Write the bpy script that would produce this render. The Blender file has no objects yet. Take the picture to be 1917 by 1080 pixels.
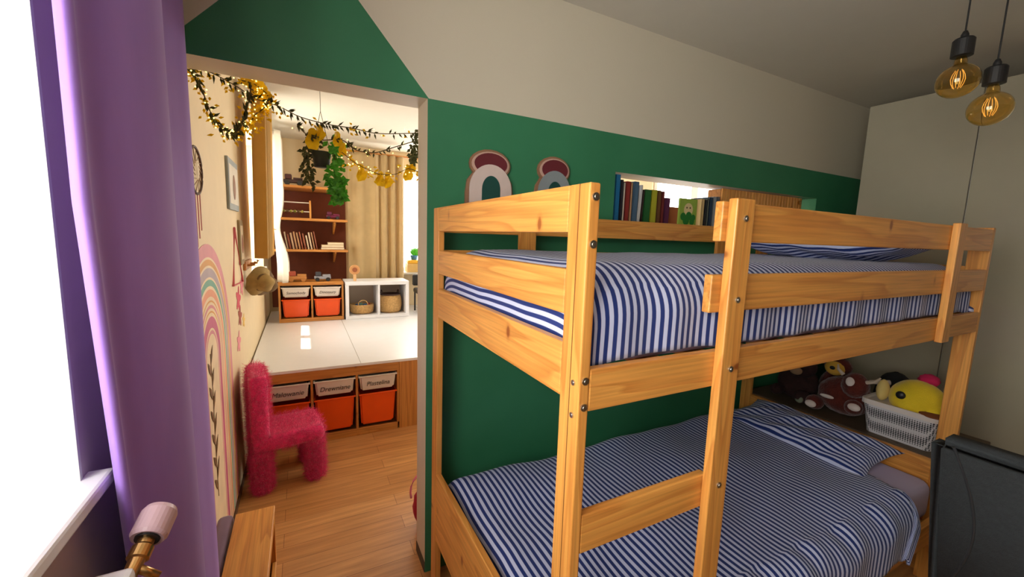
import bpy, bmesh, math, random
from mathutils import Vector, Matrix
random.seed(7)
S = bpy.context.scene
COL = S.collection

# ---------------------------------------------------------------- camera
FPX = 763.0934
CAM = Vector((-0.4575, -0.5957, 1.4976))
YAW, PITCH, ROLL = 0.477, -0.1245, 0.0328
Fv = Vector((math.sin(YAW)*math.cos(PITCH), math.cos(YAW)*math.cos(PITCH), math.sin(PITCH)))
R0 = Vector((math.cos(YAW), -math.sin(YAW), 0)); U0 = R0.cross(Fv)
Rv = R0*math.cos(ROLL)+U0*math.sin(ROLL); Uv = -R0*math.sin(ROLL)+U0*math.cos(ROLL)
cd = bpy.data.cameras.new('camera'); cam = bpy.data.objects.new('camera', cd); COL.objects.link(cam)
cd.sensor_width = 36; cd.lens = FPX/1917*36; cd.clip_start = .02
M3 = Matrix((Rv, Uv, -Fv)).transposed()
cam.matrix_world = Matrix.Translation(CAM) @ M3.to_4x4()
S.camera = cam

def at(u, v, ax, val):
    """world point on the plane ax = val seen at photo pixel (u, v): a measuring aid"""
    d = Fv + Rv*((u-958.5)/FPX) - Uv*((v-540)/FPX)
    i = 'xyz'.index(ax)
    return CAM + d*((val-CAM[i])/d[i])

# ---------------------------------------------------------------- world, sun, windows' daylight
S.view_settings.view_transform = 'Standard'; S.view_settings.look = 'None'
S.view_settings.gamma = 1; S.view_settings.use_curve_mapping = False
S.view_settings.exposure = 0.3
w = bpy.data.worlds.new('sky'); S.world = w; w.use_nodes = True
bg = w.node_tree.nodes['Background']; bg.inputs[0].default_value = (1, .97, .90, 1); bg.inputs[1].default_value = 8.5
sd = bpy.data.lights.new('sun', 'SUN'); sd.energy = 7; sd.angle = math.radians(.6); sd.color = (1, .93, .8)
so = bpy.data.objects.new('sun', sd); COL.objects.link(so)
so.rotation_euler = Vector((.52, -.22, -1)).to_track_quat('-Z', 'Y').to_euler()
def portal(loc, rot, sx, sy):
    l = bpy.data.lights.new('window_portal', 'AREA'); l.shape = 'RECTANGLE'; l.size = sx; l.size_y = sy; l.cycles.is_portal = True
    o = bpy.data.objects.new('window_portal', l); COL.objects.link(o); o.location = loc; o.rotation_euler = rot
H = math.pi/2
portal((-1.34, -.62, 1.72), (0, -H, 0), 1.3, 1.5)
portal((-1.12, 3.6, 1.72), (0, -H, 0), 1.2, 1.2)
portal((1.3, 5.0, 1.7), (-H, 0, 0), 1.4, 1.3)
portal((2.4, 5.0, 1.7), (-H, 0, 0), .9, 1.3)
portal((3.55, 2.6, 1.68), (0, H, 0), 1.34, 1.2)  # daylight through the added, unseen window in the playroom's right wall

# ---------------------------------------------------------------- materials
def nt(name):
    m = bpy.data.materials.new(name); m.use_nodes = True
    t = m.node_tree; return m, t, t.nodes['Principled BSDF']
def N(t, k, **kw):
    n = t.nodes.new(k)
    for a, b in kw.items():
        if a.startswith('i_'):
            key = a[2:]; n.inputs[int(key) if key.isdigit() else key.replace('_', ' ')].default_value = b
        else: setattr(n, a, b)
    return n
def ramp(t, stops, interp='LINEAR'):
    r = t.nodes.new('ShaderNodeValToRGB'); r.color_ramp.interpolation = interp
    e = r.color_ramp.elements
    while len(e) < len(stops): e.new(.5)
    for i, (p, c) in enumerate(stops): e[i].position = p; e[i].color = (*c, 1) if len(c) == 3 else c
    return r
def math_(t, op, a, b=None, c=None, clamp=False):
    n = t.nodes.new('ShaderNodeMath'); n.operation = op; n.use_clamp = clamp
    for i, x in enumerate((a, b, c)):
        if x is None: continue
        if isinstance(x, (int, float)): n.inputs[i].default_value = x
        else: t.links.new(x, n.inputs[i])
    return n.outputs[0]
def mixc(t, f, a, b):
    n = t.nodes.new('ShaderNodeMix'); n.data_type = 'RGBA'
    for i, x in ((0, f), (6, a), (7, b)):
        if isinstance(x, (int, float)): n.inputs[i].default_value = x
        elif isinstance(x, tuple): n.inputs[i].default_value = (*x, 1)
        else: t.links.new(x, n.inputs[i])
    return n.outputs[2]
def srgb(r, g, b):
    f = lambda c: c/12.92 if c <= .04045 else ((c+.055)/1.055)**2.4
    return (f(r/255), f(g/255), f(b/255))
def plain(name, col, rough=.55, metal=0, var=.06, scale=12, bump=0, bscale=80, coat=0, sheen=0, trans=0, spec=None, emit=None, estr=0):
    m, t, b = nt(name)
    tc = N(t, 'ShaderNodeTexCoord'); no = N(t, 'ShaderNodeTexNoise', i_Scale=scale, i_Detail=4.0)
    t.links.new(tc.outputs['Object'], no.inputs['Vector'])
    r = ramp(t, [(.3, tuple(c*(1-var) for c in col)), (.7, tuple(min(1, c*(1+var)) for c in col))])
    t.links.new(no.outputs[0], r.inputs[0]); t.links.new(r.outputs[0], b.inputs['Base Color'])
    b.inputs['Roughness'].default_value = rough; b.inputs['Metallic'].default_value = metal
    if coat: b.inputs['Coat Weight'].default_value = coat
    if sheen: b.inputs['Sheen Weight'].default_value = sheen; b.inputs['Sheen Roughness'].default_value = .4
    if trans: b.inputs['Transmission Weight'].default_value = trans
    if spec is not None: b.inputs['Specular IOR Level'].default_value = spec
    if emit: b.inputs['Emission Color'].default_value = (*emit, 1); b.inputs['Emission Strength'].default_value = estr
    if bump:
        n2 = N(t, 'ShaderNodeTexNoise', i_Scale=bscale, i_Detail=3.0); t.links.new(tc.outputs['Object'], n2.inputs['Vector'])
        bp = N(t, 'ShaderNodeBump', i_Strength=bump, i_Distance=.004); t.links.new(n2.outputs[0], bp.inputs['Height']); t.links.new(bp.outputs[0], b.inputs['Normal'])
    return m
def wood(name, axis, light, dark, knot=True, rough=.38):
    """pine with the grain along the given local axis"""
    m, t, b = nt(name)
    tc = N(t, 'ShaderNodeTexCoord'); oi = N(t, 'ShaderNodeObjectInfo')
    off = N(t, 'ShaderNodeCombineXYZ')
    for i in range(3): t.links.new(math_(t, 'MULTIPLY', oi.outputs['Random'], 7.0+3*i), off.inputs[i])
    ad = N(t, 'ShaderNodeVectorMath', operation='ADD'); t.links.new(tc.outputs['Object'], ad.inputs[0]); t.links.new(off.outputs[0], ad.inputs[1])
    def mapped(s_long, s_cross):
        mp = N(t, 'ShaderNodeMapping'); sc = [s_cross]*3; sc[axis] = s_long; mp.inputs['Scale'].default_value = sc
        t.links.new(ad.outputs[0], mp.inputs['Vector']); return mp.outputs[0]
    n1 = N(t, 'ShaderNodeTexNoise', i_Scale=1.0, i_Detail=2.0); t.links.new(mapped(.9, 11), n1.inputs['Vector'])
    rings = math_(t, 'FRACT', math_(t, 'MULTIPLY', n1.outputs[0], 7.0))
    r1 = ramp(t, [(0, light), (.55, tuple(l*.82+d*.18 for l, d in zip(light, dark))), (.9, tuple(l*.5+d*.5 for l, d in zip(light, dark))), (1, light)])
    t.links.new(rings, r1.inputs[0])
    n2 = N(t, 'ShaderNodeTexNoise', i_Scale=1.0, i_Detail=5.0); t.links.new(mapped(4, 160), n2.inputs['Vector'])
    fine = ramp(t, [(.3, (.80, .78, .74)), (.7, (1.08, 1.08, 1.08))]); t.links.new(n2.outputs[0], fine.inputs[0])
    mu = N(t, 'ShaderNodeMix', data_type='RGBA', blend_type='MULTIPLY'); mu.inputs[0].default_value = 1
    t.links.new(r1.outputs[0], mu.inputs[6]); t.links.new(fine.outputs[0], mu.inputs[7]); col = mu.outputs[2]
    if knot:
        v = N(t, 'ShaderNodeTexVoronoi', i_Scale=1.0); t.links.new(mapped(8, 4.6), v.inputs['Vector'])
        k = ramp(t, [(.0, (1, 1, 1)), (.055, (.9, .9, .9)), (.085, (.25, .25, .25)), (.14, (0, 0, 0))]); t.links.new(v.outputs['Distance'], k.inputs[0])
        col = mixc(t, math_(t, 'MULTIPLY', k.outputs[0], .85), col, tuple(d*f for d, f in zip(dark, (.42, .22, .18))))
    t.links.new(col, b.inputs['Base Color']); b.inputs['Roughness'].default_value = rough
    bp = N(t, 'ShaderNodeBump', i_Strength=.12, i_Distance=.002); t.links.new(n2.outputs[0], bp.inputs['Height']); t.links.new(bp.outputs[0], b.inputs['Normal'])
    return m
L1, D1 = srgb(234, 168, 84), srgb(188, 104, 34)
WX, WY, WZ = [wood('pine_'+a, i, L1, D1) for i, a in enumerate('xyz')]
BX, BY, BZ = [wood('oiled_pine_'+a, i, srgb(205, 140, 70), srgb(150, 85, 30)) for i, a in enumerate('xyz')]
metal = plain('zinc_metal', (.55, .54, .5), .3, 1)
dark_metal = plain('black_metal', (.02, .02, .02), .4, .3)
brass = plain('brass', (.6, .36, .14), .3, 1)
white = plain('white_paint', srgb(232, 228, 220), .6, var=.015)
white_lam = plain('white_laminate', srgb(236, 236, 240), .35, var=.01)
cream = plain('cream_paint', srgb(226, 206, 168), .65, var=.02)
ceil_m = plain('ceiling_paint', srgb(214, 208, 192), .8, var=.01)
mauve = plain('mauve_shaded_wall', srgb(188, 172, 178), .75, var=.02)  # mauve grey: shade and purple reflection put into the wall colour
pvc = plain('white_window_plastic', srgb(240, 240, 240), .3, var=0)
gloss = plain('gloss_door', srgb(168, 162, 142), .16, var=.01)
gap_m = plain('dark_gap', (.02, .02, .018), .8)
black = plain('black_plastic', (.012, .012, .013), .45)
pinkfur = plain('pink_fur', srgb(240, 52, 122), .9, var=.25, scale=40, bump=1, bscale=120, sheen=.6)
orange = plain('orange_plastic', srgb(238, 84, 10), .32, var=.03)
binwhite = plain('translucent_white_plastic', srgb(226, 216, 208), .35, var=.02)
text_m = plain('black_vinyl', (.03, .025, .02), .5)
jute = plain('jute', srgb(196, 156, 100), .9, var=.2, scale=60, bump=.8)
mauvevelvet = plain('mauve_velvet', srgb(112, 84, 108), .8, var=.1, sheen=.5)
greyfab = plain('charcoal_fabric', srgb(50, 55, 58), .95, var=.12, scale=90, bump=.5, bscale=300)
lav = plain('lavender_sheet', srgb(196, 188, 222), .85, var=.04, scale=6)
beige_cur = plain('beige_curtain', srgb(206, 180, 132), .85, var=.06, sheen=.3)
brownboard = plain('brown_board', srgb(120, 58, 36), .7, var=.08)
leafg = plain('green_leaf', srgb(92, 176, 60), .5, var=.3, scale=30)
leafd = plain('dark_leaf', srgb(82, 84, 38), .6, var=.3, scale=30)
leafy = plain('yellow_leaf', srgb(255, 214, 40), .5, var=.2, scale=30)
led = plain('warm_led', (1, .8, .3), .4, emit=(1, .74, .2), estr=3)
def curtain_mat():
    m, t, b = nt('purple_velvet')
    tc = N(t, 'ShaderNodeTexCoord'); mp = N(t, 'ShaderNodeMapping'); mp.inputs['Scale'].default_value = (6, 6, 1.2); t.links.new(tc.outputs['Object'], mp.inputs[0])
    n = N(t, 'ShaderNodeTexNoise', i_Scale=1.5, i_Detail=5.0); t.links.new(mp.outputs[0], n.inputs['Vector'])
    r = ramp(t, [(.3, srgb(142, 102, 196)), (.7, srgb(160, 122, 212))]); t.links.new(n.outputs[0], r.inputs[0])
    t.links.new(r.outputs[0], b.inputs['Base Color']); b.inputs['Roughness'].default_value = .75
    b.inputs['Sheen Weight'].default_value = .5; b.inputs['Sheen Tint'].default_value = (.75, .65, 1, 1)
    return m
purple = curtain_mat()
def sheer_mat():
    m, t, b = nt('white_sheer'); b.inputs['Base Color'].default_value = (.9, .87, .8, 1); b.inputs['Roughness'].default_value = .9
    tr = N(t, 'ShaderNodeBsdfTranslucent'); tr.inputs[0].default_value = (.9, .87, .8, 1)
    mx = N(t, 'ShaderNodeMixShader'); mx.inputs[0].default_value = .6
    t.links.new(b.outputs[0], mx.inputs[1]); t.links.new(tr.outputs[0], mx.inputs[2]); t.links.new(mx.outputs[0], t.nodes['Material Output'].inputs[0])
    return m
sheer = sheer_mat()
def glass_mat(name, col=(1, 1, 1), rough=0.0):
    m, t, b = nt(name); b.inputs['Base Color'].default_value = (*col, 1); b.inputs['Roughness'].default_value = rough
    b.inputs['Transmission Weight'].default_value = 1; b.inputs['IOR'].default_value = 1.45
    return m
glass = glass_mat('window_glass'); amber = glass_mat('amber_glass', (1, .80, .42), .02)
def stripe_mat(name, light, dark, period, warp=.004):
    m, t, b = nt(name)
    uv = N(t, 'ShaderNodeUVMap'); tc = N(t, 'ShaderNodeTexCoord')
    sp = N(t, 'ShaderNodeSeparateXYZ'); t.links.new(uv.outputs[0], sp.inputs[0])
    no = N(t, 'ShaderNodeTexNoise', i_Scale=3.0, i_Detail=2.0); t.links.new(tc.outputs['Object'], no.inputs['Vector'])
    u = math_(t, 'ADD', sp.outputs[0], math_(t, 'MULTIPLY', math_(t, 'SUBTRACT', no.outputs[0], .5), warp*4))
    fr = math_(t, 'PINGPONG', math_(t, 'DIVIDE', u, period), .5)
    r = ramp(t, [(.44, (0, 0, 0)), (.56, (1, 1, 1))]); t.links.new(math_(t, 'MULTIPLY', fr, 2), r.inputs[0])
    t.links.new(mixc(t, r.outputs[0], light, dark), b.inputs['Base Color']); b.inputs['Roughness'].default_value = .9
    b.inputs['Sheen Weight'].default_value = .1
    return m
stripe = stripe_mat('striped_cotton', srgb(202, 210, 240), srgb(20, 46, 116), .0222)
def wall_green():
    m, t, b = nt('white_and_green_wall_paint')
    g = N(t, 'ShaderNodeNewGeometry'); sp = N(t, 'ShaderNodeSeparateXYZ'); t.links.new(g.outputs['Position'], sp.inputs[0])
    x, y, z = sp.outputs
    low = math_(t, 'LESS_THAN', z, 2.019)
    a1 = math_(t, 'LESS_THAN', z, math_(t, 'MULTIPLY_ADD', x, -1.12, 2.012))
    a2 = math_(t, 'LESS_THAN', z, math_(t, 'MULTIPLY_ADD', x, 1.07, 2.902))
    gb = math_(t, 'MAXIMUM', low, math_(t, 'MULTIPLY', a1, a2))
    front = math_(t, 'LESS_THAN', y, 1.0301)
    rev = math_(t, 'MULTIPLY', math_(t, 'GREATER_THAN', x, 2.6), math_(t, 'MULTIPLY', math_(t, 'LESS_THAN', y, 1.16), low))
    f = math_(t, 'MAXIMUM', math_(t, 'MULTIPLY', gb, front), rev)
    tc = N(t, 'ShaderNodeTexCoord'); no = N(t, 'ShaderNodeTexNoise', i_Scale=3.0, i_Detail=3.0); t.links.new(tc.outputs['Object'], no.inputs['Vector'])
    gr = ramp(t, [(.3, srgb(48, 122, 84)), (.7, srgb(56, 132, 92))]); t.links.new(no.outputs[0], gr.inputs[0])
    t.links.new(mixc(t, f, srgb(214, 206, 184), gr.outputs[0]), b.inputs['Base Color']); b.inputs['Roughness'].default_value = .55
    n2 = N(t, 'ShaderNodeTexNoise', i_Scale=220.0, i_Detail=2.0); t.links.new(tc.outputs['Object'], n2.inputs['Vector'])
    bp = N(t, 'ShaderNodeBump', i_Strength=.15, i_Distance=.002); t.links.new(n2.outputs[0], bp.inputs['Height']); t.links.new(bp.outputs[0], b.inputs['Normal'])
    return m
green_wall = wall_green()
def floor_mat():
    m, t, b = nt('oak_laminate')
    tc = N(t, 'ShaderNodeTexCoord'); mp = N(t, 'ShaderNodeMapping')
    t.links.new(tc.outputs['Object'], mp.inputs[0])
    br = N(t, 'ShaderNodeTexBrick', i_Scale=1.0); br.inputs['Brick Width'].default_value = 1.1; br.inputs['Row Height'].default_value = .10
    br.inputs['Mortar Size'].default_value = .0012; br.inputs['Color1'].default_value = (*srgb(214, 158, 98), 1); br.inputs['Color2'].default_value = (*srgb(196, 138, 80), 1); br.inputs['Mortar'].default_value = (*srgb(140, 92, 48), 1)
    t.links.new(mp.outputs[0], br.inputs['Vector'])
    m2 = N(t, 'ShaderNodeMapping'); m2.inputs['Scale'].default_value = (2.2, 30, 1); t.links.new(tc.outputs['Object'], m2.inputs[0])
    no = N(t, 'ShaderNodeTexNoise', i_Scale=1.6, i_Detail=5.0); t.links.new(m2.outputs[0], no.inputs['Vector'])
    r = ramp(t, [(.3, (.78, .74, .68)), (.7, (1.1, 1.1, 1.1))]); t.links.new(no.outputs[0], r.inputs[0])
    mu = N(t, 'ShaderNodeMix', data_type='RGBA', blend_type='MULTIPLY'); mu.inputs[0].default_value = 1
    t.links.new(br.outputs[0], mu.inputs[6]); t.links.new(r.outputs[0], mu.inputs[7]); t.links.new(mu.outputs[2], b.inputs['Base Color'])
    b.inputs['Roughness'].default_value = .38
    return m
def mural_mat():
    m, t, b = nt('rainbow_print')
    g = N(t, 'ShaderNodeNewGeometry'); sp = N(t, 'ShaderNodeSeparateXYZ'); t.links.new(g.outputs['Position'], sp.inputs[0])
    yy = math_(t, 'SUBTRACT', sp.outputs[1], RYC); zz = math_(t, 'MAXIMUM', math_(t, 'SUBTRACT', sp.outputs[2], RZC), 0)
    d = math_(t, 'SQRT', math_(t, 'ADD', math_(t, 'MULTIPLY', yy, yy), math_(t, 'MULTIPLY', zz, zz)))
    f = math_(t, 'DIVIDE', d, RR)
    cr = srgb(234, 212, 176); pk = srgb(214, 140, 148); oc = srgb(216, 156, 78); gy = srgb(176, 160, 168); te = srgb(112, 168, 148); pe = srgb(228, 156, 120); mg = srgb(196, 96, 132)
    stops = [(0, cr), (.24, pk), (.27, cr), (.29, mg), (.39, cr), (.42, oc), (.435, cr), (.46, pk), (.485, cr), (.51, oc), (.525, cr), (.555, pe), (.62, cr), (.645, te), (.70, cr), (.72, gy), (.80, cr), (.82, oc), (.87, cr), (.89, pk), (.999, pk)]
    r = ramp(t, stops, 'CONSTANT'); t.links.new(f, r.inputs[0])
    no = N(t, 'ShaderNodeTexNoise', i_Scale=9.0); tc = N(t, 'ShaderNodeTexCoord'); t.links.new(tc.outputs['Object'], no.inputs['Vector'])
    rr = ramp(t, [(.3, (.9, .9, .9)), (.7, (1.05, 1.05, 1.05))]); t.links.new(no.outputs[0], rr.inputs[0])
    mu = N(t, 'ShaderNodeMix', data_type='RGBA', blend_type='MULTIPLY'); mu.inputs[0].default_value = 1
    t.links.new(r.outputs[0], mu.inputs[6]); t.links.new(rr.outputs[0], mu.inputs[7]); t.links.new(mu.outputs[2], b.inputs['Base Color'])
    b.inputs['Roughness'].default_value = .6
    return m
def dots_mat():
    m, t, b = nt('perforated_white_plastic')
    tc = N(t, 'ShaderNodeTexCoord'); v = N(t, 'ShaderNodeTexVoronoi', i_Scale=110.0); v.inputs['Randomness'].default_value = 0; t.links.new(tc.outputs['Object'], v.inputs['Vector'])
    r = ramp(t, [(.40, srgb(40, 44, 50)), (.48, srgb(214, 212, 214))]); t.links.new(v.outputs[0], r.inputs[0]); t.links.new(r.outputs[0], b.inputs['Base Color'])
    b.inputs['Roughness'].default_value = .4
    return m
dots = dots_mat()
_pc = {}
def flat(r, g, b, rough=.6, var=.05):
    k = (r, g, b, rough)
    if k not in _pc: _pc[k] = plain('paint_%d_%d_%d' % (r, g, b), srgb(r, g, b), rough, var=var)
    return _pc[k]

# ---------------------------------------------------------------- object helpers
def tag(o, label, cat, group=None, kind=None):
    if label: o['label'] = label
    if cat: o['category'] = cat
    if group: o['group'] = group
    if kind: o['kind'] = kind
    return o
def thing(name, label, cat, loc, group=None, rz=0):
    o = bpy.data.objects.new(name, None); COL.objects.link(o); o.location = loc; o.rotation_euler = (0, 0, rz); o.empty_display_size = .05
    return tag(o, label, cat, group)
def rootloc(o):
    l = Vector((0, 0, 0))
    while o: l = l + Vector(o.location); o = o.parent
    return l
def link(name, bm, m, parent=None, smooth=False, label=None, origin=None, mods=None, local=False):
    """bm is written in world coordinates; it becomes one mesh object whose origin is its own centre"""
    me = bpy.data.meshes.new(name)
    bmesh.ops.recalc_face_normals(bm, faces=bm.faces)
    if smooth:
        for f in bm.faces: f.smooth = True
    bm.to_mesh(me); bm.free()
    for x in (m if isinstance(m, (list, tuple)) else [m]): me.materials.append(x)
    o = bpy.data.objects.new(name, me); COL.objects.link(o)
    vs = [v.co for v in me.vertices]
    c = Vector(origin) if origin else Vector([(min(v[i] for v in vs)+max(v[i] for v in vs))/2 for i in range(3)])
    me.transform(Matrix.Translation(-c))
    if parent: o.parent = parent; o.location = c if local else c-rootloc(parent)
    else: o.location = c
    if label: o['label'] = label
    if smooth and smooth != 'all':
        pass
    return o
def box(bm, a, b, bev=0.0, seg=2, rot=None):
    a = Vector(a); b = Vector(b)
    r = bmesh.ops.create_cube(bm, size=1)
    vs = r['verts']; s = b-a; c = (a+b)/2
    bmesh.ops.scale(bm, vec=s, verts=vs)
    if bev > 0:
        es = list({e for v in vs for e in v.link_edges})
        rb = bmesh.ops.bevel(bm, geom=es, offset=min(bev, min(abs(x) for x in s)*.45), segments=seg, affect='EDGES', profile=.5)
        vs = list({v for f in rb['faces'] for v in f.verts} | {v for v in vs if v.is_valid})
    if rot: bmesh.ops.rotate(bm, cent=(0, 0, 0), matrix=rot, verts=vs)
    bmesh.ops.translate(bm, vec=c, verts=vs)
    return vs
def bobj(name, a, b, m, parent=None, bev=.004, label=None, seg=2, rot=None):
    bm = bmesh.new(); box(bm, a, b, bev, seg, rot); return link(name, bm, m, parent, label=label)
def tube(bm, pts, rad, n=8, closed=False, cap=True):
    pts = [Vector(p) for p in pts]; rings = []
    for i, p in enumerate(pts):
        a = pts[i-1] if (i > 0 or closed) else p; b = pts[(i+1) % len(pts)] if (i < len(pts)-1 or closed) else p
        d = (b-a).normalized() if (b-a).length > 1e-9 else Vector((0, 0, 1))
        up = Vector((0, 0, 1)) if abs(d.z) < .92 else Vector((1, 0, 0))
        s = d.cross(up).normalized(); u = s.cross(d)
        r = rad[i] if isinstance(rad, (list, tuple)) else rad
        rings.append([bm.verts.new(p+(s*math.cos(k*2*math.pi/n)+u*math.sin(k*2*math.pi/n))*r) for k in range(n)])
    m = len(rings)
    for i in range(m if closed else m-1):
        A, B = rings[i], rings[(i+1) % m]
        for k in range(n): bm.faces.new((A[k], A[(k+1) % n], B[(k+1) % n], B[k]))
    if cap and not closed: bm.faces.new(rings[0][::-1]); bm.faces.new(rings[-1])
def lathe(bm, prof, c, axis=(0, 0, 1), n=24, sx=1, sy=1):
    """prof = [(radius, height)] about an axis through c"""
    q = Vector((0, 0, 1)).rotation_difference(Vector(axis).normalized()); c = Vector(c); rings = []
    for r, h in prof:
        if r < 1e-5: rings.append([bm.verts.new(c+q @ Vector((0, 0, h)))])
        else: rings.append([bm.verts.new(c+q @ Vector((r*sx*math.cos(2*math.pi*k/n), r*sy*math.sin(2*math.pi*k/n), h))) for k in range(n)])
    for A, B in zip(rings, rings[1:]):
        for k in range(n):
            k2 = (k+1) % n
            if len(A) == 1 and len(B) == 1: continue
            if len(A) == 1: bm.faces.new((A[0], B[k], B[k2]))
            elif len(B) == 1: bm.faces.new((A[k], A[k2], B[0]))
            else: bm.faces.new((A[k], A[k2], B[k2], B[k]))
def ell(bm, c, r, rot=None, noise=0, sub=3):
    res = bmesh.ops.create_icosphere(bm, subdivisions=sub, radius=1); vs = res['verts']
    for v in vs:
        k = 1+random.uniform(-noise, noise); v.co = Vector((v.co.x*r[0]*k, v.co.y*r[1]*k, v.co.z*r[2]*k))
    if rot: bmesh.ops.rotate(bm, cent=(0, 0, 0), matrix=rot, verts=vs)
    bmesh.ops.translate(bm, vec=Vector(c), verts=vs); return vs
def prism(bm, pts, d):
    """closed outline (3-D points) extruded by vector d"""
    A = [bm.verts.new(Vector(p)) for p in pts]; B = [bm.verts.new(Vector(p)+Vector(d)) for p in pts]
    bm.faces.new(A); bm.faces.new(B[::-1]); n = len(A)
    for i in range(n): bm.faces.new((A[i], A[(i+1) % n], B[(i+1) % n], B[i]))
def text(name, s, loc, rot, size, m, parent, font_shear=0):
    cu = bpy.data.curves.new(name, 'FONT'); cu.body = s; cu.size = size; cu.extrude = .0008; cu.align_x = 'CENTER'; cu.align_y = 'CENTER'; cu.shear = font_shear
    tmp = bpy.data.objects.new('tmp', cu); COL.objects.link(tmp); dg = bpy.context.evaluated_depsgraph_get()
    me = bpy.data.meshes.new_from_object(tmp.evaluated_get(dg)); bpy.data.objects.remove(tmp); me.materials.append(m)
    o = bpy.data.objects.new(name, me); COL.objects.link(o); o.parent = parent; o.location = Vector(loc)-rootloc(parent); o.rotation_euler = rot
    return o
def struct(name, boxes, m, bev=0):
    bm = bmesh.new()
    for a, b in boxes: box(bm, a, b, bev)
    o = link(name, bm, m); o['kind'] = 'structure'; return o

# ---------------------------------------------------------------- the rooms
CZ = 2.53; XL = -.81; XR = 3.4; WYF, WYB = 1.029, 1.174
struct('floor', [((-1.45, -2.6, -.06), (3.6, 5.1, 0))], floor_mat())
struct('ceiling', [((-1.45, -2.6, CZ), (3.6, 5.1, CZ+.08))], ceil_m)
struct('wall_middle', [((XL-.01, WYF, 2.018), (-.01, WYB, CZ)), ((-.01, WYF, 0), (.94, WYB, CZ)), ((2.76, WYF, 0), (XR, WYB, CZ)),
                       ((.94, WYF, 0), (2.76, WYB, 1.56)), ((.94, WYF, 1.838), (2.76, WYB, CZ))], green_wall)
def window_wall(name, x0, x1, y0, y1, w0, w1, z0, z1, m):
    return struct(name, [((x0, y0, 0), (x1, w0, CZ)), ((x0, w1, 0), (x1, y1, CZ)), ((x0, w0, 0), (x1, w1, z0)), ((x0, w0, z1), (x1, w1, CZ))], m)
window_wall('wall_left', -1.45, XL, -2.6, 1.10, -1.4, .33, 1.04, 2.36, mauve)
window_wall('wall_left_playroom', -1.17, XL, 1.10, 5.0, 3.15, 4.25, 1.10, 2.3, cream)
bobj('trim_1', (-1.448, .322, 1.05), (XL+.001, .3305, 2.36), plain('reveal_paint', srgb(206, 208, 204), .7, var=.02), bev=0)['kind'] = 'structure'
dim = plain('taupe_wall_paint', srgb(128, 112, 92), .8, var=.02)
struct('wall_right', [((XR, -2.6, 0), (XR+.1, 1.1, CZ))], dim)
struct('wall_right_playroom', [((XR, 1.1, 0), (XR+.1, 2.0, CZ)), ((XR, 3.2, 0), (XR+.1, 5.0, CZ)), ((XR, 2.0, 0), (XR+.1, 3.2, 1.0)), ((XR, 2.0, 2.35), (XR+.1, 3.2, CZ))], cream)  # opening made for the added window, out of view
struct('wall_rear', [((-1.45, -2.6, 0), (XR+.1, -2.5, CZ))], dim)
BWY = 4.85
struct('wall_back_playroom', [((-1.17, BWY, 0), (.58, BWY+.15, CZ)), ((.58, BWY, 0), (2.9, BWY+.15, 1.0)), ((.58, BWY, 2.33), (2.9, BWY+.15, CZ)), ((2.0, BWY, 1.0), (2.1, BWY+.15, 2.33)), ((2.9, BWY, 0), (XR+.1, BWY+.15, CZ))], cream)
o = bobj('added_reveal_block', (-1.45, .12, 1.057), (-1.22, .3215, 2.36), white, bev=.003); o['kind'] = 'structure'  # unseen block added beside the glass to cut daylight on the reveal
# window sills, frames and panes
def window(name, kind, c0, c1, x, z0, z1, mull=1):
    """frame in plane normal to x ('x') or y ('y'), spanning c0..c1"""
    bm = bmesh.new(); t = .055
    def bb(a0, a1, b0, b1, t2=.03):
        if kind == 'x': box(bm, (x-t2, a0, b0), (x+t2, a1, b1), .004)
        else: box(bm, (a0, x-t2, b0), (a1, x+t2, b1), .004)
    bb(c0, c0+t, z0, z1); bb(c1-t, c1, z0, z1); bb(c0, c1, z0, z0+t); bb(c0, c1, z1-t, z1)
    for k in range(mull):
        c = c0+(c1-c0)*(k+1)/(mull+1); bb(c-t*.8, c+t*.8, z0, z1)
    f = link(name, bm, pvc); f['kind'] = 'structure'
    return f
window('window_1', 'x', -1.4, .122, -1.28, 1.05, 2.36)
window('window_2', 'x', 3.15, 4.25, -1.10, 1.12, 2.3)
window('window_3', 'y', .58, 2.0, BWY+.1, 1.0, 2.33)
window('window_4', 'y', 2.1, 2.9, BWY+.1, 1.0, 2.33, 0)
window('added_window', 'x', 2.0, 3.2, XR+.06, 1.0, 2.35, 1)  # unseen window added to brighten the playroom
def sill(name, a, b, m=white): o = bobj(name, a, b, m, bev=.006); o['kind'] = 'structure'; return o
sill('trim_2', (-1.44, -1.46, 1.03), (XL+.035, .36, 1.056), white_lam)
sill('trim_3', (-1.16, 3.13, 1.09), (XL+.03, 4.27, 1.12))
sill('trim_4', (.5, BWY-.22, .985), (2.95, BWY+.1, 1.01))
bm = bmesh.new(); box(bm, (-.0125, WYF+.002, 0), (-.0095, WYB, .05)); o = link('baseboard_doorway', bm, flat(70, 62, 50)); o['kind'] = 'structure'
o = bobj('baseboard_playroom', (XL, 1.2, 0), (XL+.008, 2.46, .03), flat(96, 66, 44), bev=.001); o['kind'] = 'structure'

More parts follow.
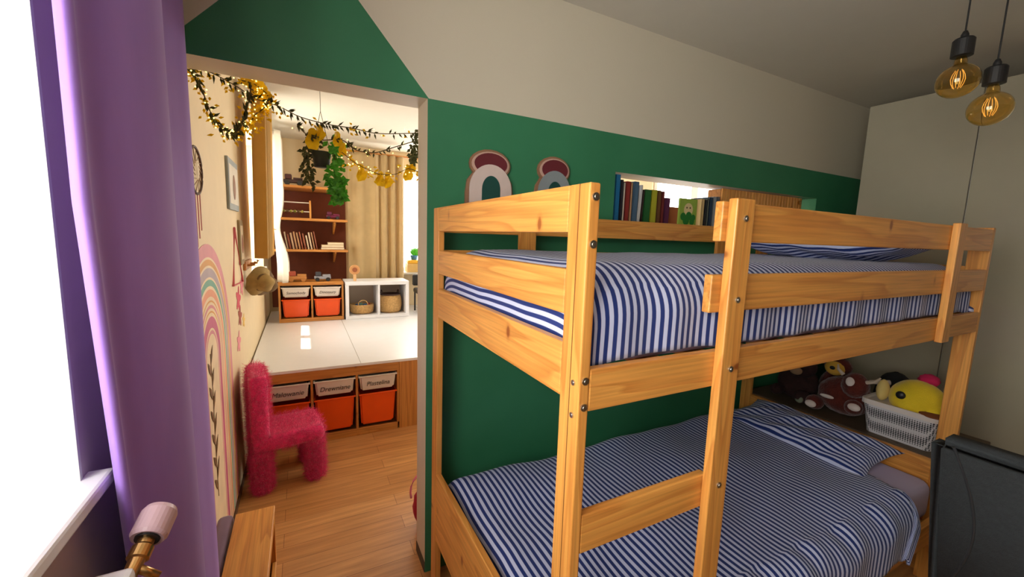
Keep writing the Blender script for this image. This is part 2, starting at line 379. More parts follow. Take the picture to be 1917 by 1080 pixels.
# ---------------------------------------------------------------- bunk bed
L, W, ZT = 2.06, .97, 1.60; T, DA = .024, .064
bed = thing('bunk_bed', 'varnished pine bunk bed with ladder against the green wall', 'bunk bed', (L/2, W/2, 0))
def board(name, a, b, m, **k): return bobj(name, a, b, m, bed, bev=.003, **k)
def post(x0, x1, y0, y1, bolts):
    p = board('post', (x0, y0, 0), (x1, y1, ZT), WZ)
    return p
pA = post(0, T, 0, DA, 1); pB = post(0, T, W-DA, W, 0); pD = post(L-T, L, 0, DA, 1); pE = post(L-T, L, W-DA, W, 0)
def bolt(parent, c, axis, r=.0085):
    bm = bmesh.new(); lathe(bm, [(0, .004), (r*.45, .004), (r*.5, .0025), (r, .0025), (r, -.001), (0, -.001)], c, axis, 14)
    return link('bolt', bm, metal, parent)
for z in (1.575, 1.49, 1.232, 1.18): bolt(pA, (T/2, -.0005, z), (0, -1, 0), .0075)
for z in (1.225, 1.16): bolt(pA, (-.0005, .018, z), (-1, 0, 0), .0055)
bm = bmesh.new(); box(bm, (-.0006, .0295, .02), (.0005, .0315, ZT-.001)); link('dark_line', bm, flat(120, 70, 26), pA)  # thin dark line down the left face of the post
# end panels
for x0 in (0, L-T):
    for z0, z1 in ((1.511, 1.60), (1.351, 1.440), (1.183, 1.294)):
        board('end_rail', (x0, DA, z0), (x0+T-.002, W-DA, z1), WY)
board('end_rail', (0, DA, .245), (T-.002, W-DA, .535), WY)
board('end_rail', (L-T+.002, DA, .36), (L, W-DA, .565), WY)
# long rails
board('side_rail', (T, 0, 1.169), (L-T, T-.002, 1.253), WX)
board('side_rail', (T, W-.024, 1.169), (L-T, W-.001, 1.253), WX)
board('side_rail', (T, 0, .24), (L-T, T-.002, .345), WX)
board('side_rail', (T, W-.024, .24), (L-T, W-.001, .40), WX)
board('guard_rail', (.363, 0, 1.504), (L-T, T-.003, 1.592), WX)
board('guard_rail', (.348, 0, 1.344), (L-T, T-.003, 1.4296), WX)
board('guard_rail', (T, W-.022, 1.508), (L-T, W, 1.597), WX)
board('guard_rail', (T, W-.022, 1.36), (L-T, W, 1.44), WX)
for x in (.36, 1.62): board('brace', (x, W-.042, 1.19), (x+.08, W-.023, 1.59), WZ)
board('brace', (1.612, -.0228, 1.165), (1.675, -.0005, 1.6), WZ)
board('ladder_post', (.3775, -.0228, 0), (.4393, -.0005, 1.598), WZ)
lp = [o for o in bed.children if o.name.startswith('ladder_post')][0]
for z in (1.555, 1.375, 1.215, .93, .62): bolt(lp, (.408, -.0233, z), (0, -1, 0), .007)
for z in (.908, .55, .22):
    board('ladder_rung', (T, .001, z-.042), (.395, .022, z+.042), WX)
for z in (1.19, .27):   # slats' ledges
    for y in (.024, W-.045): board('slat_ledge', (T+.003, y, z-.02), (L-T-.003, y+.02, z+.012), WX)
for z in (1.205, .285):
    for k in range(12):
        x = .08+k*.167; board('slat', (x, .045, z), (x+.07, W-.046, z+.016), WY)

def edge(p, r):
    if p <= 0: return 0, 0
    if p < r*H: return r*math.sin(p/r), r*(1-math.cos(p/r))
    return r, r+p-r*H
def blanket(name, x0, x1, y0, y1, zt, r, drop, m, nx=150, ny=90, puff=.006, extra=None, label=None, cat=None, thick=.012, us=1.0):
    """cover over a box x0..x1, y0..y1; drop = (left, right, front, back) hang lengths below the top"""
    bm = bmesh.new(); uvl = bm.loops.layers.uv.new('UVMap')
    flat_x0, flat_x1, flat_y0, flat_y1 = x0+r, x1-r, y0+r, y1-r
    arc = r*H-r
    def pos(a, b):
        ox, dx = (0, 0); x = a
        if a < flat_x0: o_, dx = edge(flat_x0-a, r); x = flat_x0-o_
        if a > flat_x1: o_, dx = edge(a-flat_x1, r); x = flat_x1+o_
        dy = 0; y = b
        if b < flat_y0: o_, dy = edge(flat_y0-b, r); y = flat_y0-o_
        if b > flat_y1: o_, dy = edge(b-flat_y1, r); y = flat_y1+o_
        return Vector((x, y, zt-max(dx, dy)-.35*min(dx, dy)))
    A0, A1 = x0-arc-drop[0]+r*0, x1+arc+drop[1]; B0, B1 = y0-arc-drop[2], y1+arc+drop[3]
    grid = []
    for i in range(nx+1):
        row = []
        for j in range(ny+1):
            a = A0+(A1-A0)*i/nx; b = B0+(B1-B0)*j/ny
            p = pos(a, b)
            q = p+Vector((0, 0, puff*(math.sin(a*9+1.3*b*5)*.5+math.sin(a*21-b*13)*.25+math.sin(b*17+a*4)*.35)))
            if extra: q = extra(a, b, q)
            v = bm.verts.new(q); row.append((v, a, b))
        grid.append(row)
    for i in range(nx):
        for j in range(ny):
            qd = [grid[i][j], grid[i+1][j], grid[i+1][j+1], grid[i][j+1]]
            f = bm.faces.new([k[0] for k in qd])
            for lp_, k in zip(f.loops, qd): lp_[uvl].uv = (k[1]*us, k[2]*us)
    o = link(name, bm, m, smooth=True)
    so_ = o.modifiers.new('thick', 'SOLIDIFY'); so_.thickness = thick; so_.offset = -1
    tag(o, label, cat); return o
# upper bed
bm = bmesh.new(); box(bm, (.06, .075, 1.222), (L-.06, W-.08, 1.36), .04, 4)
tag(link('mattress', bm, lav, smooth=True), 'pale mattress of the upper bunk under the striped duvet', 'mattress')
def up_x(a, b, q):
    # the cover bellies out a little above the long rail and towards the left end
    if q.z < 1.40: q.y += .004*math.sin(a*40)
    return q
blanket('duvet', .030, L-.032, .028, W-.047, 1.448, .115, (.065, .06, .075, .06), stripe, extra=up_x, puff=.004,
        label='blue and white striped duvet spread over the upper bunk', cat='duvet')
def pillow(name, c, sx, sy, h, m, label, tilt=(0, 0, 0)):
    bm = bmesh.new(); uvl = bm.loops.layers.uv.new('UVMap'); n = 36
    rot = Matrix.Rotation(tilt[2], 3, 'Z') @ Matrix.Rotation(tilt[1], 3, 'Y') @ Matrix.Rotation(tilt[0], 3, 'X')
    for sgn in (1, -1):
        g = []
        for i in range(n+1):
            row = []
            for j in range(n+1):
                u = -1+2*i/n; v = -1+2*j/n
                prof = (max(0, 1-abs(u)**2.6)*max(0, 1-abs(v)**2.6))**.5
                px = u*sx/2*(1-.10*(1-v*v)**1*abs(u)**3); py = v*sy/2*(1-.10*(1-u*u)*abs(v)**3)
                z = sgn*h/2*prof+(.01*math.sin(u*7+v*4)+.006*math.sin(v*15+u*9))*prof
                p = rot @ Vector((px, py, z)); row.append((bm.verts.new(p+Vector(c)), u*sx/2, v*sy/2))
            g.append(row)
        for i in range(n):
            for j in range(n):
                q = [g[i][j], g[i+1][j], g[i+1][j+1], g[i][j+1]]
                f = bm.faces.new([k[0] for k in q])
                for lp_, k in zip(f.loops, q): lp_[uvl].uv = (k[1], k[2])
    bmesh.ops.remove_doubles(bm, verts=bm.verts, dist=.0006)
    return tag(link(name, bm, m, smooth=True), label, 'pillow')
pillow('pillow', (1.805, .47, 1.535), .42, .74, .17, stripe, 'striped pillow at the wardrobe end of the upper bunk')
# lower bed
bm = bmesh.new(); box(bm, (.06, .04, .302), (L-.036, W-.06, .482), .045, 4)
tag(link('mattress', bm, lav, smooth=True), 'lavender sheeted mattress of the lower bunk showing at its far corner', 'mattress')
def lowd(a, b, q):
    # the free edge runs diagonally at the far end and hangs over the front
    k = max(0, (a-1.2)/.7); lim = 1.93-.30*max(0, (.55-b))/.6
    if q.x > lim: q.x = lim+(q.x-lim)*.15; q.z -= .012
    if b < .06:
        q.z += .006*math.sin(a*31)+.004*math.sin(a*57)
        q.y += -.006*math.sin(a*23)*min(1, (.06-b)*10)
    return q
blanket('duvet', .036, 1.97, -.030, W-.048, .522, .085, (.06, .0, .115, .05), stripe, extra=lowd, puff=.012,
        label='blue and white striped duvet hanging over the front of the lower bunk', cat='duvet')
pillow('pillow', (1.845, .50, .535), .36, .70, .12, stripe, 'striped pillow at the far end of the lower bunk', tilt=(0, -.12, 0))

# ---------------------------------------------------------------- wardrobe and ledge behind the bed
wd = thing('wardrobe', 'tall glossy pale wardrobe standing beyond the end of the bunk bed', 'wardrobe', (3.05, -.2, 0))
bobj('body', (2.772, -1.20, 0), (3.36, .775, 2.375), white, wd, bev=.002)
for k in range(4):
    y1 = .782-k*.497; bobj('door', (2.750, y1-.491, .01), (2.769, y1, 2.385), gloss, wd, bev=.0015)
ch = thing('storage_chest', 'low dark-topped wooden chest between the bunk bed and the wardrobe', 'chest', (2.3, .48, 0))
bobj('body', (2.085, .02, 0), (2.55, .95, .55), BY, ch); bobj('top', (2.07, .01, .55), (2.56, .96, .568), flat(90, 74, 56), ch)

# ---------------------------------------------------------------- armchair
ac = thing('armchair', 'dark grey fabric armchair seen from behind at the right edge', 'armchair', (1.55, -.5, 0))
def slab(name, pts, d, m, parent, r=.035, label=None):
    bm = bmesh.new(); prism(bm, pts, d)
    bmesh.ops.bevel(bm, geom=list(bm.edges), offset=r, segments=4, affect='EDGES')
    return link(name, bm, m, parent, smooth=True, label=label)
bm = bmesh.new(); prism(bm, [(1.15, -.152, .965), (1.27, -.152, .965), (1.50, -.152, .36), (1.375, -.152, .28)], (0, -.716, .0))
bmesh.ops.bevel(bm, geom=list(bm.edges), offset=.03, segments=4, affect='EDGES')
link('backrest', bm, greyfab, ac, smooth=True)
for y in (-.156, -.792):
    bm = bmesh.new(); prism(bm, [(1.285, y, .93), (1.42, y, .90), (1.68, y, .62), (1.68, y, .26), (1.53, y, .30), (1.50, y, .40)], (0, -.07, 0))
    bmesh.ops.bevel(bm, geom=list(bm.edges), offset=.018, segments=3, affect='EDGES'); link('wing', bm, greyfab, ac, smooth=True)
slab('seat', [(1.53, -.23, .40), (1.98, -.23, .44), (1.98, -.23, .26), (1.55, -.23, .26)], (0, -.56, 0), greyfab, ac, .03)
for y in (-.21, -.87):
    for x, dx in ((1.46, -.03), (1.90, .03)):
        bm = bmesh.new(); tube(bm, [(x+dx, y, 0), (x, y, .27)], [.012, .020], 12); link('leg', bm, BZ, ac)
bm = bmesh.new(); tube(bm, [(1.152+.329*(.962-z_), -.205-.05*math.sin(math.pi*min(1, (.962-z_)/.5)), z_) for z_ in [.955-.03*k for k in range(22)]], .004, 8); link('piping', bm, flat(40, 44, 48), ac)

# ---------------------------------------------------------------- pendant lamps
def pendant(u, v, X, label):
    c = at(u, v, 'x', X); t = thing('pendant_lamp', label, 'lamp', (c.x, c.y, CZ), 'bare amber bulbs on black cords')
    k = .062
    bm = bmesh.new()
    prof = [(.012, .088), (.014, .080), (.018, .070)]
    for i in range(1, 15):
        a = math.pi*i/15; prof.append((k*math.sin(a)*1.0 if a > .5 else max(.020, k*math.sin(a)), -.004+.060*math.cos(a)))
    prof.append((0, -.064)); lathe(bm, prof, c, n=40); b = link('bulb', bm, amber, t, smooth=True)
    so_ = b.modifiers.new('wall', 'SOLIDIFY'); so_.thickness = .0012
    bm = bmesh.new()
    for i in range(6):
        a = i*math.pi/3; p = [c+Vector((math.cos(a)*(.010+.010*math.sin(q*math.pi/4)), math.sin(a)*(.010+.010*math.sin(q*math.pi/4)), .035-.016*q)) for q in range(5)]
        tube(bm, p, .0011, 6)
    link('filament', bm, plain('filament', (1, .6, .2), .4, emit=(1, .55, .15), estr=.6), b)
    bm = bmesh.new(); lathe(bm, [(0, .172), (.006, .172), (.011, .160), (.012, .148), (.026, .146), (.031, .140), (.031, .084), (.014, .082), (0, .082)], c, n=28)
    link('socket', bm, black, t, smooth=False)
    bm = bmesh.new(); tube(bm, [c+Vector((0, 0, .170)), (c.x, c.y, CZ-.03)], .0028, 8); link('cord', bm, black, t)
    bm = bmesh.new(); lathe(bm, [(0, 0), (.045, 0), (.045, -.022), (.02, -.03), (0, -.03)], (c.x, c.y, CZ), n=24); link('ceiling_rose', bm, black, t)
pendant(1793, 150, 1.75, 'amber globe bulb on black cord, the higher and left one')
pendant(1853, 202, 1.85, 'amber globe bulb on black cord, the lower and right one')

# ---------------------------------------------------------------- purple curtain, radiator, sill side
def drape(name, plan, z0, z1, m, label, cat, sweep=None, nz=40, thick=.004, close=False, parent=None):
    """plan: list of (x, y) control points, smoothed; sweep(p, z, s) moves them with height"""
    P = []
    n = len(plan)
    for i in range(n-1):
        p0, p1, p2, p3 = [Vector(plan[max(0, min(n-1, i+k))]) for k in (-1, 0, 1, 2)]
        for q in range(8):
            t_ = q/8; P.append(.5*((2*p1)+(-p0+p2)*t_+(2*p0-5*p1+4*p2-p3)*t_*t_+(-p0+3*p1-3*p2+p3)*t_**3))
    P.append(Vector(plan[-1])); bm = bmesh.new(); g = []
    for k in range(nz+1):
        z = z0+(z1-z0)*k/nz; row = []
        for i, p in enumerate(P):
            q = Vector((p.x, p.y, z))
            if sweep: q = sweep(q, k/nz, i/(len(P)-1))
            row.append(bm.verts.new(q))
        g.append(row)
    for a, b in zip(g, g[1:]):
        for i in range(len(P)-1): bm.faces.new((a[i], a[i+1], b[i+1], b[i]))
    o = link(name, bm, m, parent, smooth=True); so_ = o.modifiers.new('thick', 'SOLIDIFY'); so_.thickness = thick
    if not parent: tag(o, label, cat)
    return o
def psweep(q, k, s):
    low = max(0, 1-k*1.6)
    q.y += .15*low*(1-s)
    q.x += .008*math.sin(3*k+5*s)*low*(1-s)
    return q
drape('curtain', [(-.772, .285), (-.762, .262), (-.750, .252), (-.741, .262), (-.746, .285), (-.728, .325), (-.706, .375), (-.688, .43), (-.686, .475), (-.700, .52), (-.735, .56), (-.770, .62), (-.775, .72), (-.750, .85), (-.738, .91), (-.740, .955), (-.760, .98), (-.79, .975)],
      .015, 2.44, purple, 'purple velvet curtain hanging beside the front window and playroom opening', 'curtain', psweep)
bm = bmesh.new(); tube(bm, [(-.74, -1.3, 2.46), (-.74, 1.01, 2.46)], .011, 12); 
cr = thing('curtain_rod', 'black rod above the front window carrying the purple curtain', 'curtain rod', (-.74, 0, 2.46)); link('rod', bm, dark_metal, cr)
for y in (-1.2, .99):
    bm = bmesh.new(); tube(bm, [(-.74, y, 2.46), (XL+.002, y, 2.46)], .008, 8); link('bracket', bm, dark_metal, cr)
# radiator
ra = thing('radiator', 'white panel radiator under the front window sill', 'radiator', (-.73, -.3, .2))
rz = .965
bm = bmesh.new()
for k in range(24):
    y = -.98+k*.046; box(bm, (-.775, y, .22), (-.725, y+.040, rz), .012, 3)
link('panel', bm, white_lam, ra, smooth=False)
bobj('top_grille', (-.79, -.99, rz-.02), (-.70, .120, rz), white_lam, ra, bev=.006)
bobj('side_cover', (-.785, .122, .22), (-.705, .192, rz), white_lam, ra, bev=.010)
va = thing('radiator_valve', 'pale thermostat head on a brass valve at the radiator end', 'valve', (-.70, .2, .9))
c = Vector((-.712, .245, .955)); ax = Vector((.18, .86, .42)).normalized()
bm = bmesh.new(); lathe(bm, [(.010, -.055), (.012, -.02), (.016, -.018), (.016, .0), (.012, .004), (.012, .016), (0, .016)], c, ax, 20); link('valve_body', bm, brass, va, smooth=False)
bm = bmesh.new(); tube(bm, [c-ax*.05, (-.735, .205, .92), (-.745, .20, .90)], .009, 12); tube(bm, [c-ax*.03, c-ax*.03+Vector((.03, 0, -.028))], .007, 10); link('pipe', bm, brass, va, smooth=True)
bm = bmesh.new(); lathe(bm, [(0, .012), (.018, .012), (.019, .02), (0, .02)], c, ax, 24); link('collar', bm, dark_metal, va)
bm = bmesh.new(); lathe(bm, [(.016, .016), (.024, .014), (.0275, .020), (.0275, .058), (.024, .066), (0, .068)], c, ax, 28)
link('thermostat_head', bm, flat(206, 176, 186, .35), va, smooth=False)

# ---------------------------------------------------------------- things beside the doorway, near
bm = bmesh.new(); box(bm, (-.802, .99, .012), (-.745, 1.352, .30), .02, 3)
tag(link('floor_cushion', bm, mauvevelvet, smooth=True), 'mauve velvet cushion wedged upright between the wall and the pine bench', 'cushion')
be = thing('bench', 'small pine bench with slots in its side on the floor by the doorway', 'bench', (-.66, 1.1, 0))
bobj('top', (-.738, .62, .282), (-.594, 1.335, .30), WY, be, bev=.003)
bobj('end_board', (-.735, 1.315, 0), (-.597, 1.333, .281), WZ, be, bev=.002)
bobj('end_board', (-.735, .64, 0), (-.597, .658, .281), WZ, be, bev=.002)
for z0, z1 in ((0, .045), (.235, .281)): bobj('side_rail', (-.612, .659, z0), (-.597, 1.314, z1), WY, be, bev=.002)
for y in (.86, 1.09): bobj('divider', (-.735, y, .0), (-.612, y+.016, .281), WZ, be, bev=.002)
for y0, y1 in ((.665, .855), (.882, 1.085), (1.112, 1.31)):
    bobj('drawer', (-.73, y0, .05), (-.618, y1, .20), flat(150, 30, 22), be, bev=.006)

# ---------------------------------------------------------------- wall decorations above the bed
def arch(u0, label, x0, x1, z1, inner):
    W_ = x1-x0; xc = (x0+x1)/2; t = thing('rainbow_plaque', label, 'wall decoration', (xc, 1.02, 1.6), 'arch shaped wooden wall plaques')
    def outline(pts): return [(xc+p*W_/2, 1.0285, q) for p, q in pts]
    zb = 1.60
    # backing silhouette: a broad cap over a waisted arch
    sil = []
    def arc(cx, cz, rx, rz, a0, a1, n=14): return [(cx+rx*math.cos(math.radians(a0+(a1-a0)*i/n)), cz+rz*math.sin(math.radians(a0+(a1-a0)*i/n))) for i in range(n+1)]
    hh = z1-zb
    cap = arc(0, z1-.062, .86, .062, -35, 215)
    body_r = [(1.0, zb), (1.0, zb+hh*.30), (.93, zb+hh*.50)]
    body_l = [(-.93, zb+hh*.50), (-1.0, zb+hh*.30), (-1.0, zb)]
    bm = bmesh.new(); prism(bm, outline(body_r+cap+body_l), (0, -.012, 0)); link('backing', bm, flat(150, 112, 84), t)
    def layer(name, pts, y, m, d=.005):
        bm = bmesh.new(); prism(bm, [(xc+p*W_/2, y, q) for p, q in pts], (0, -d, 0)); return link(name, bm, m, t)
    layer('cap', arc(0, z1-.062, .78, .052, 0, 360, 28)[:-1], 1.0160, flat(204, 168, 150))
    layer('cap_centre', arc(0, z1-.060, .68, .044, 0, 360, 28)[:-1], 1.0105, flat(104, 34, 42), .004)
    zc = zb+hh*.36
    outer = [(.88, zb)]+arc(0, zc, .88, hh*.40, 0, 180, 20)+[(-.88, zb)]
    mid = [(.38, zb)]+arc(0, zc, .38, hh*.22, 0, 180, 16)+[(-.38, zb)]
    layer('arch', outer, 1.0100, inner, .006)
    layer('arch_opening', mid, 1.0035, flat(20, 74, 66), .002)
    layer('base', [(1.02, zb), (1.02, zb+.032), (.35, zb+.032), (.35, zb)], 1.0035, flat(120, 60, 50), .003)
    layer('base', [(-1.02, zb), (-1.02, zb+.032), (-.35, zb+.032), (-.35, zb)], 1.0035, flat(120, 60, 50), .003)
arch(0, 'arch plaque with maroon cap and cream arch, nearer the doorway', .146, .364, 1.858, flat(214, 196, 186))
arch(0, 'arch plaque with maroon cap and grey-blue arch, behind the front bed post', .472, .672, 1.866, flat(140, 150, 152))

# ---------------------------------------------------------------- books in the wall opening
books_g = None
def book(x, y, z, wth, h, d, col, label, group, lean=0, rz=0, pages=True, face=None):
    t = thing('book', label, 'book', (x+wth/2, y, z), group, rz)
    cm = flat(*col); t.rotation_euler = (0, lean, rz)
    def b(name, a, c, m, bev=.001): bm = bmesh.new(); box(bm, a, c, bev); return link(name, bm, m, t, local=True)
    bm = bmesh.new(); s = .0016
    box(bm, (-wth/2, 0, 0), (-wth/2+s, d, h)); box(bm, (wth/2-s, 0, 0), (wth/2, d, h)); box(bm, (-wth/2, 0, 0), (wth/2, s, h)); link('cover', bm, cm, t, local=True)
    if pages: b('pages', (-wth/2+s, s, .003), (wth/2-s, d-.003, h-.003), flat(226, 218, 200), 0)
    return t
ZB = 1.5605
spec = [  # px left, width m, height, depth, colour, label, lean
 (.952, .026, .268, .16, (20, 104, 150), 'tall bright blue book at the left end of the wall opening', 0),
 (.984, .012, .245, .15, (36, 34, 44), 'slim black book right of the tall blue one in the wall opening', 0),
 (.998, .010, .232, .15, (214, 204, 186), 'thin cream book beside the red spine in the wall opening', 0),
 (1.012, .024, .240, .15, (140, 44, 38), 'dark red book near the left end of the wall opening', .02),
 (1.040, .012, .236, .15, (196, 150, 110), 'tan book between red and slate spines in the wall opening', 0),
 (1.058, .028, .244, .15, (74, 104, 128), 'slate blue book left of the green covers in the wall opening', .02),
 (1.094, .010, .230, .15, (224, 224, 220), 'thin white book leaning beside the slate blue one', .05),
 (1.110, .008, .206, .15, (60, 40, 38), 'slim brown book left of the dark green cover', .05),
 (1.126, .040, .210, .15, (28, 96, 44), 'thick dark green book in the middle of the left row', .02),
 (1.172, .036, .212, .15, (176, 176, 44), 'yellow-green book beside the dark green one', .0),
 (1.214, .020, .212, .14, (112, 74, 40), 'brown book right of the yellow-green one', 0),
 (1.240, .016, .210, .14, (120, 44, 40), 'narrow rust red book near the end of the left row', 0),
 (1.262, .030, .178, .14, (88, 34, 70), 'short plum coloured book ending the left row', .03),
 (1.520, .022, .192, .13, (204, 178, 120), 'cream book behind the picture cover in the wall opening', 0),
 (1.548, .016, .190, .14, (40, 44, 50), 'black book right of the cream one in the wall opening', 0),
 (1.568, .014, .196, .14, (96, 104, 96), 'thin grey-green book in the right row of the opening', 0),
 (1.586, .026, .206, .14, (38, 62, 86), 'navy book in the right row of the opening', 0),
 (1.618, .026, .212, .14, (150, 158, 164), 'light grey book in the right row of the opening', 0),
 (1.648, .024, .214, .14, (108, 112, 118), 'mid grey book at the right end next to the wooden box', 0)]
for x, wt, h, d, col, lab, ln in spec:
    if x < 1.4: x = .952+(x-.952)*1.13; wt *= 1.1
    else: x += .075
    book(x, 1.034, ZB, wt, h, min(d, .137), col, lab, 'children books in the wall opening', ln)
# face-out picture book
pb = thing('book', 'picture book with a green patterned cover facing the room in the wall opening', 'book', (1.40, 1.04, ZB), 'children books in the wall opening')
bobj('cover', (1.420, 1.036, ZB), (1.560, 1.048, ZB+.185), flat(150, 180, 70), pb, bev=.001)
bm = bmesh.new(); lathe(bm, [(0, 0), (.036, 0), (.036, .0008), (0, .0008)], (1.49, 1.0358, ZB+.125), (0, -1, 0), 24); link('cover_print', bm, flat(226, 206, 150), pb)
for dx in (-.014, .012):
    bm = bmesh.new(); lathe(bm, [(0, 0), (.005, 0), (.005, .0008), (0, .0008)], (1.49+dx, 1.0348, ZB+.135), (0, -1, 0), 12); link('cover_print', bm, flat(80, 60, 30), pb)
bm = bmesh.new()
for q in ((-.028, .085, .022), (.004, .09, .024), (.03, .082, .018), (-.01, .065, .026), (.024, .06, .02)): lathe(bm, [(0, 0), (q[2], 0), (q[2], .0006), (0, .0006)], (1.49+q[0]*1.4, 1.0353-.0002*abs(q[0]*100), ZB+q[1]), (0, -1, 0), 14)
link('cover_print', bm, flat(30, 120, 44), pb)
tag(bobj('book', (1.395, 1.10, ZB), (1.50, 1.125, ZB+.14), flat(176, 92, 70), None, bev=.002), 'terracotta book standing in the gap between the two rows', 'book', 'children books in the wall opening')
wb = thing('wooden_box', 'golden slatted wooden box closing the right part of the wall opening', 'box', (2.1, 1.12, ZB))
bm = bmesh.new()
for k in range(26): box(bm, (1.80+k*.0325, 1.060, ZB+.002), (1.80+k*.0325+.030, 1.070, 1.832), .002)
link('slat_panel', bm, WZ, wb)
bobj('frame', (1.798, 1.071, ZB+.001), (2.646, 1.16, 1.830), BX, wb)
bm = bmesh.new(); lathe(bm, [(0, 0), (.012, .002), (.014, .012), (0, .02)], (2.60, 1.058, 1.80), (0, -1, 0), 16); link('knob', bm, brass, wb)

# ---------------------------------------------------------------- toys on the chest
bk = thing('basket', 'white perforated plastic basket holding a yellow plush toy', 'basket', (2.2, .22, .569))
def basket(parent, x0, x1, y0, y1, z0, z1, m, tp=.02, th=.004, name='body'):
    bm = bmesh.new()
    def ring(z, i, o_): 
        pts = []; r = .03
        for cx, cy, a0 in ((x1-r-i, y1-r-i, 0), (x0+r+i, y1-r-i, 90), (x0+r+i, y0+r+i, 180), (x1-r-i, y0+r+i, 270)):
            for q in range(5): a = math.radians(a0+q*22.5); pts.append(bm.verts.new((cx+r*math.cos(a), cy+r*math.sin(a), z)))
        return pts
    rs = [ring(z0, tp, 0), ring(z1, 0, 0), ring(z1, th, 0), ring(z0+th, tp+th, 0)]
    for A, B in zip(rs, rs[1:]):
        n = len(A)
        for k in range(n): bm.faces.new((A[k], A[(k+1) % n], B[(k+1) % n], B[k]))
    bm.faces.new(rs[0][::-1]); bm.faces.new(rs[-1]); return link(name, bm, m, parent)
basket(bk, 2.09, 2.32, .075, .365, .569, .725, dots)
rim = basket(bk, 2.084, 2.326, .069, .371, .718, .742, binwhite, 0, .012, 'rim')
def plush(name, label, loc): return thing(name, label, 'plush toy', loc)
yb = plush('plush_bird', 'yellow plush bird with black eye and pink crest in the white basket', (2.22, .20, .64))
ybm = plain('yellow_plush', srgb(238, 206, 40), .95, var=.08, bump=.6, bscale=200, sheen=.3)
bm = bmesh.new(); ell(bm, (2.21, .195, .77), (.105, .105, .098), noise=.008, sub=4); ell(bm, (2.175, .125, .745), (.05, .05, .04), sub=3); link('body', bm, ybm, yb, smooth=True)
bm = bmesh.new(); ell(bm, (2.108, .225, .800), (.012, .019, .019)); link('eye', bm, black, yb, smooth=True)
bm = bmesh.new(); ell(bm, (2.25, .175, .872), (.035, .04, .03), noise=.08); link('crest', bm, flat(196, 30, 84, .95), yb, smooth=True)
bm = bmesh.new(); ell(bm, (2.125, .105, .742), (.045, .052, .010)); link('beak', bm, flat(130, 70, 30, .9), yb, smooth=True)
bm = bmesh.new(); ell(bm, (2.17, .315, .785), (.03, .026, .055), noise=.03); link('wing', bm, flat(222, 196, 120, .95), yb, smooth=True)
brn = plain('brown_plush', srgb(92, 34, 24), .98, var=.35, scale=30, bump=1, bscale=120, sheen=.3)
drk = plain('dark_brown_plush', srgb(48, 26, 24), .98, var=.35, scale=30, bump=1, bscale=120)
wht = flat(228, 214, 206, .95)
co = plush('plush_cow', 'red-brown plush cow with white patches leaning beside the white basket', (2.25, .5, .57))
bm = bmesh.new(); ell(bm, (2.24, .50, .675), (.10, .125, .105), noise=.03, sub=4); ell(bm, (2.18, .435, .765), (.062, .06, .068), noise=.03, sub=4); ell(bm, (2.13, .41, .66), (.045, .04, .04), noise=.03); ell(bm, (2.15, .60, .615), (.05, .045, .04), noise=.03); link('body', bm, brn, co, smooth=True)
bm = bmesh.new(); ell(bm, (2.125, .438, .792), (.012, .020, .026)); link('patch', bm, wht, co, smooth=True)
bm = bmesh.new(); ell(bm, (2.095, .395, .672), (.018, .028, .020)); link('hoof', bm, wht, co, smooth=True)
bm = bmesh.new(); ell(bm, (2.105, .60, .612), (.018, .028, .020)); link('hoof', bm, wht, co, smooth=True)
bm = bmesh.new(); ell(bm, (2.115, .53, .68), (.012, .034, .010)); link('muzzle_trim', bm, wht, co, smooth=True)
bm = bmesh.new(); tube(bm, [(2.17, .385, .80), (2.165, .35, .815), (2.17, .33, .842)], [.010, .008, .004], 8); link('horn', bm, flat(214, 196, 176), co)
bm = bmesh.new(); tube(bm, [(2.17, .49, .81), (2.165, .515, .835), (2.17, .52, .86)], [.010, .008, .004], 8); link('horn', bm, flat(214, 196, 176), co)
te = plush('plush_bear', 'dark brown plush bear in shade near the green wall', (2.3, .75, .57))
bm = bmesh.new(); ell(bm, (2.26, .755, .665), (.09, .11, .105), noise=.03, sub=4); ell(bm, (2.22, .72, .78), (.07, .075, .065), noise=.03, sub=4); ell(bm, (2.21, .66, .83), (.02, .02, .02)); ell(bm, (2.21, .785, .835), (.02, .02, .02)); ell(bm, (2.15, .67, .62), (.05, .035, .035), noise=.03); ell(bm, (2.15, .81, .62), (.05, .035, .035), noise=.03); link('body', bm, drk, te, smooth=True)
bm = bmesh.new(); ell(bm, (2.145, .715, .765), (.028, .032, .024)); link('muzzle', bm, flat(150, 120, 90, .95), te, smooth=True)
bm = bmesh.new(); ell(bm, (2.112, .665, .612), (.01, .022, .022)); link('paw', bm, flat(120, 130, 110, .95), te, smooth=True)
gi = plush('plush_monkey', 'plush toy with yellow face and dark eye peeping above the cow', (2.42, .62, .57))
bm = bmesh.new(); ell(bm, (2.42, .62, .66), (.08, .09, .11), noise=.03, sub=4); ell(bm, (2.36, .60, .80), (.055, .068, .058), noise=.03, sub=4); link('body', bm, brn, gi, smooth=True)
bm = bmesh.new(); ell(bm, (2.325, .600, .795), (.028, .052, .044)); link('face', bm, flat(224, 176, 70, .95), gi, smooth=True)
bm = bmesh.new(); ell(bm, (2.295, .600, .800), (.008, .014, .011)); link('eye', bm, black, gi, smooth=True)
pn = plush('plush_penguin', 'black and white plush toy between the cow and the basket', (2.42, .36, .57))
bm = bmesh.new(); ell(bm, (2.44, .36, .70), (.08, .085, .13), noise=.02, sub=4); link('body', bm, flat(22, 22, 24, .95), pn, smooth=True)
bm = bmesh.new(); tube(bm, [(2.37, .36, .78), (2.33, .40, .775), (2.32, .43, .77)], [.014, .012, .008], 10); link('flipper', bm, wht, pn, smooth=True)

# ================================================================ PLAYROOM
XLp = XL
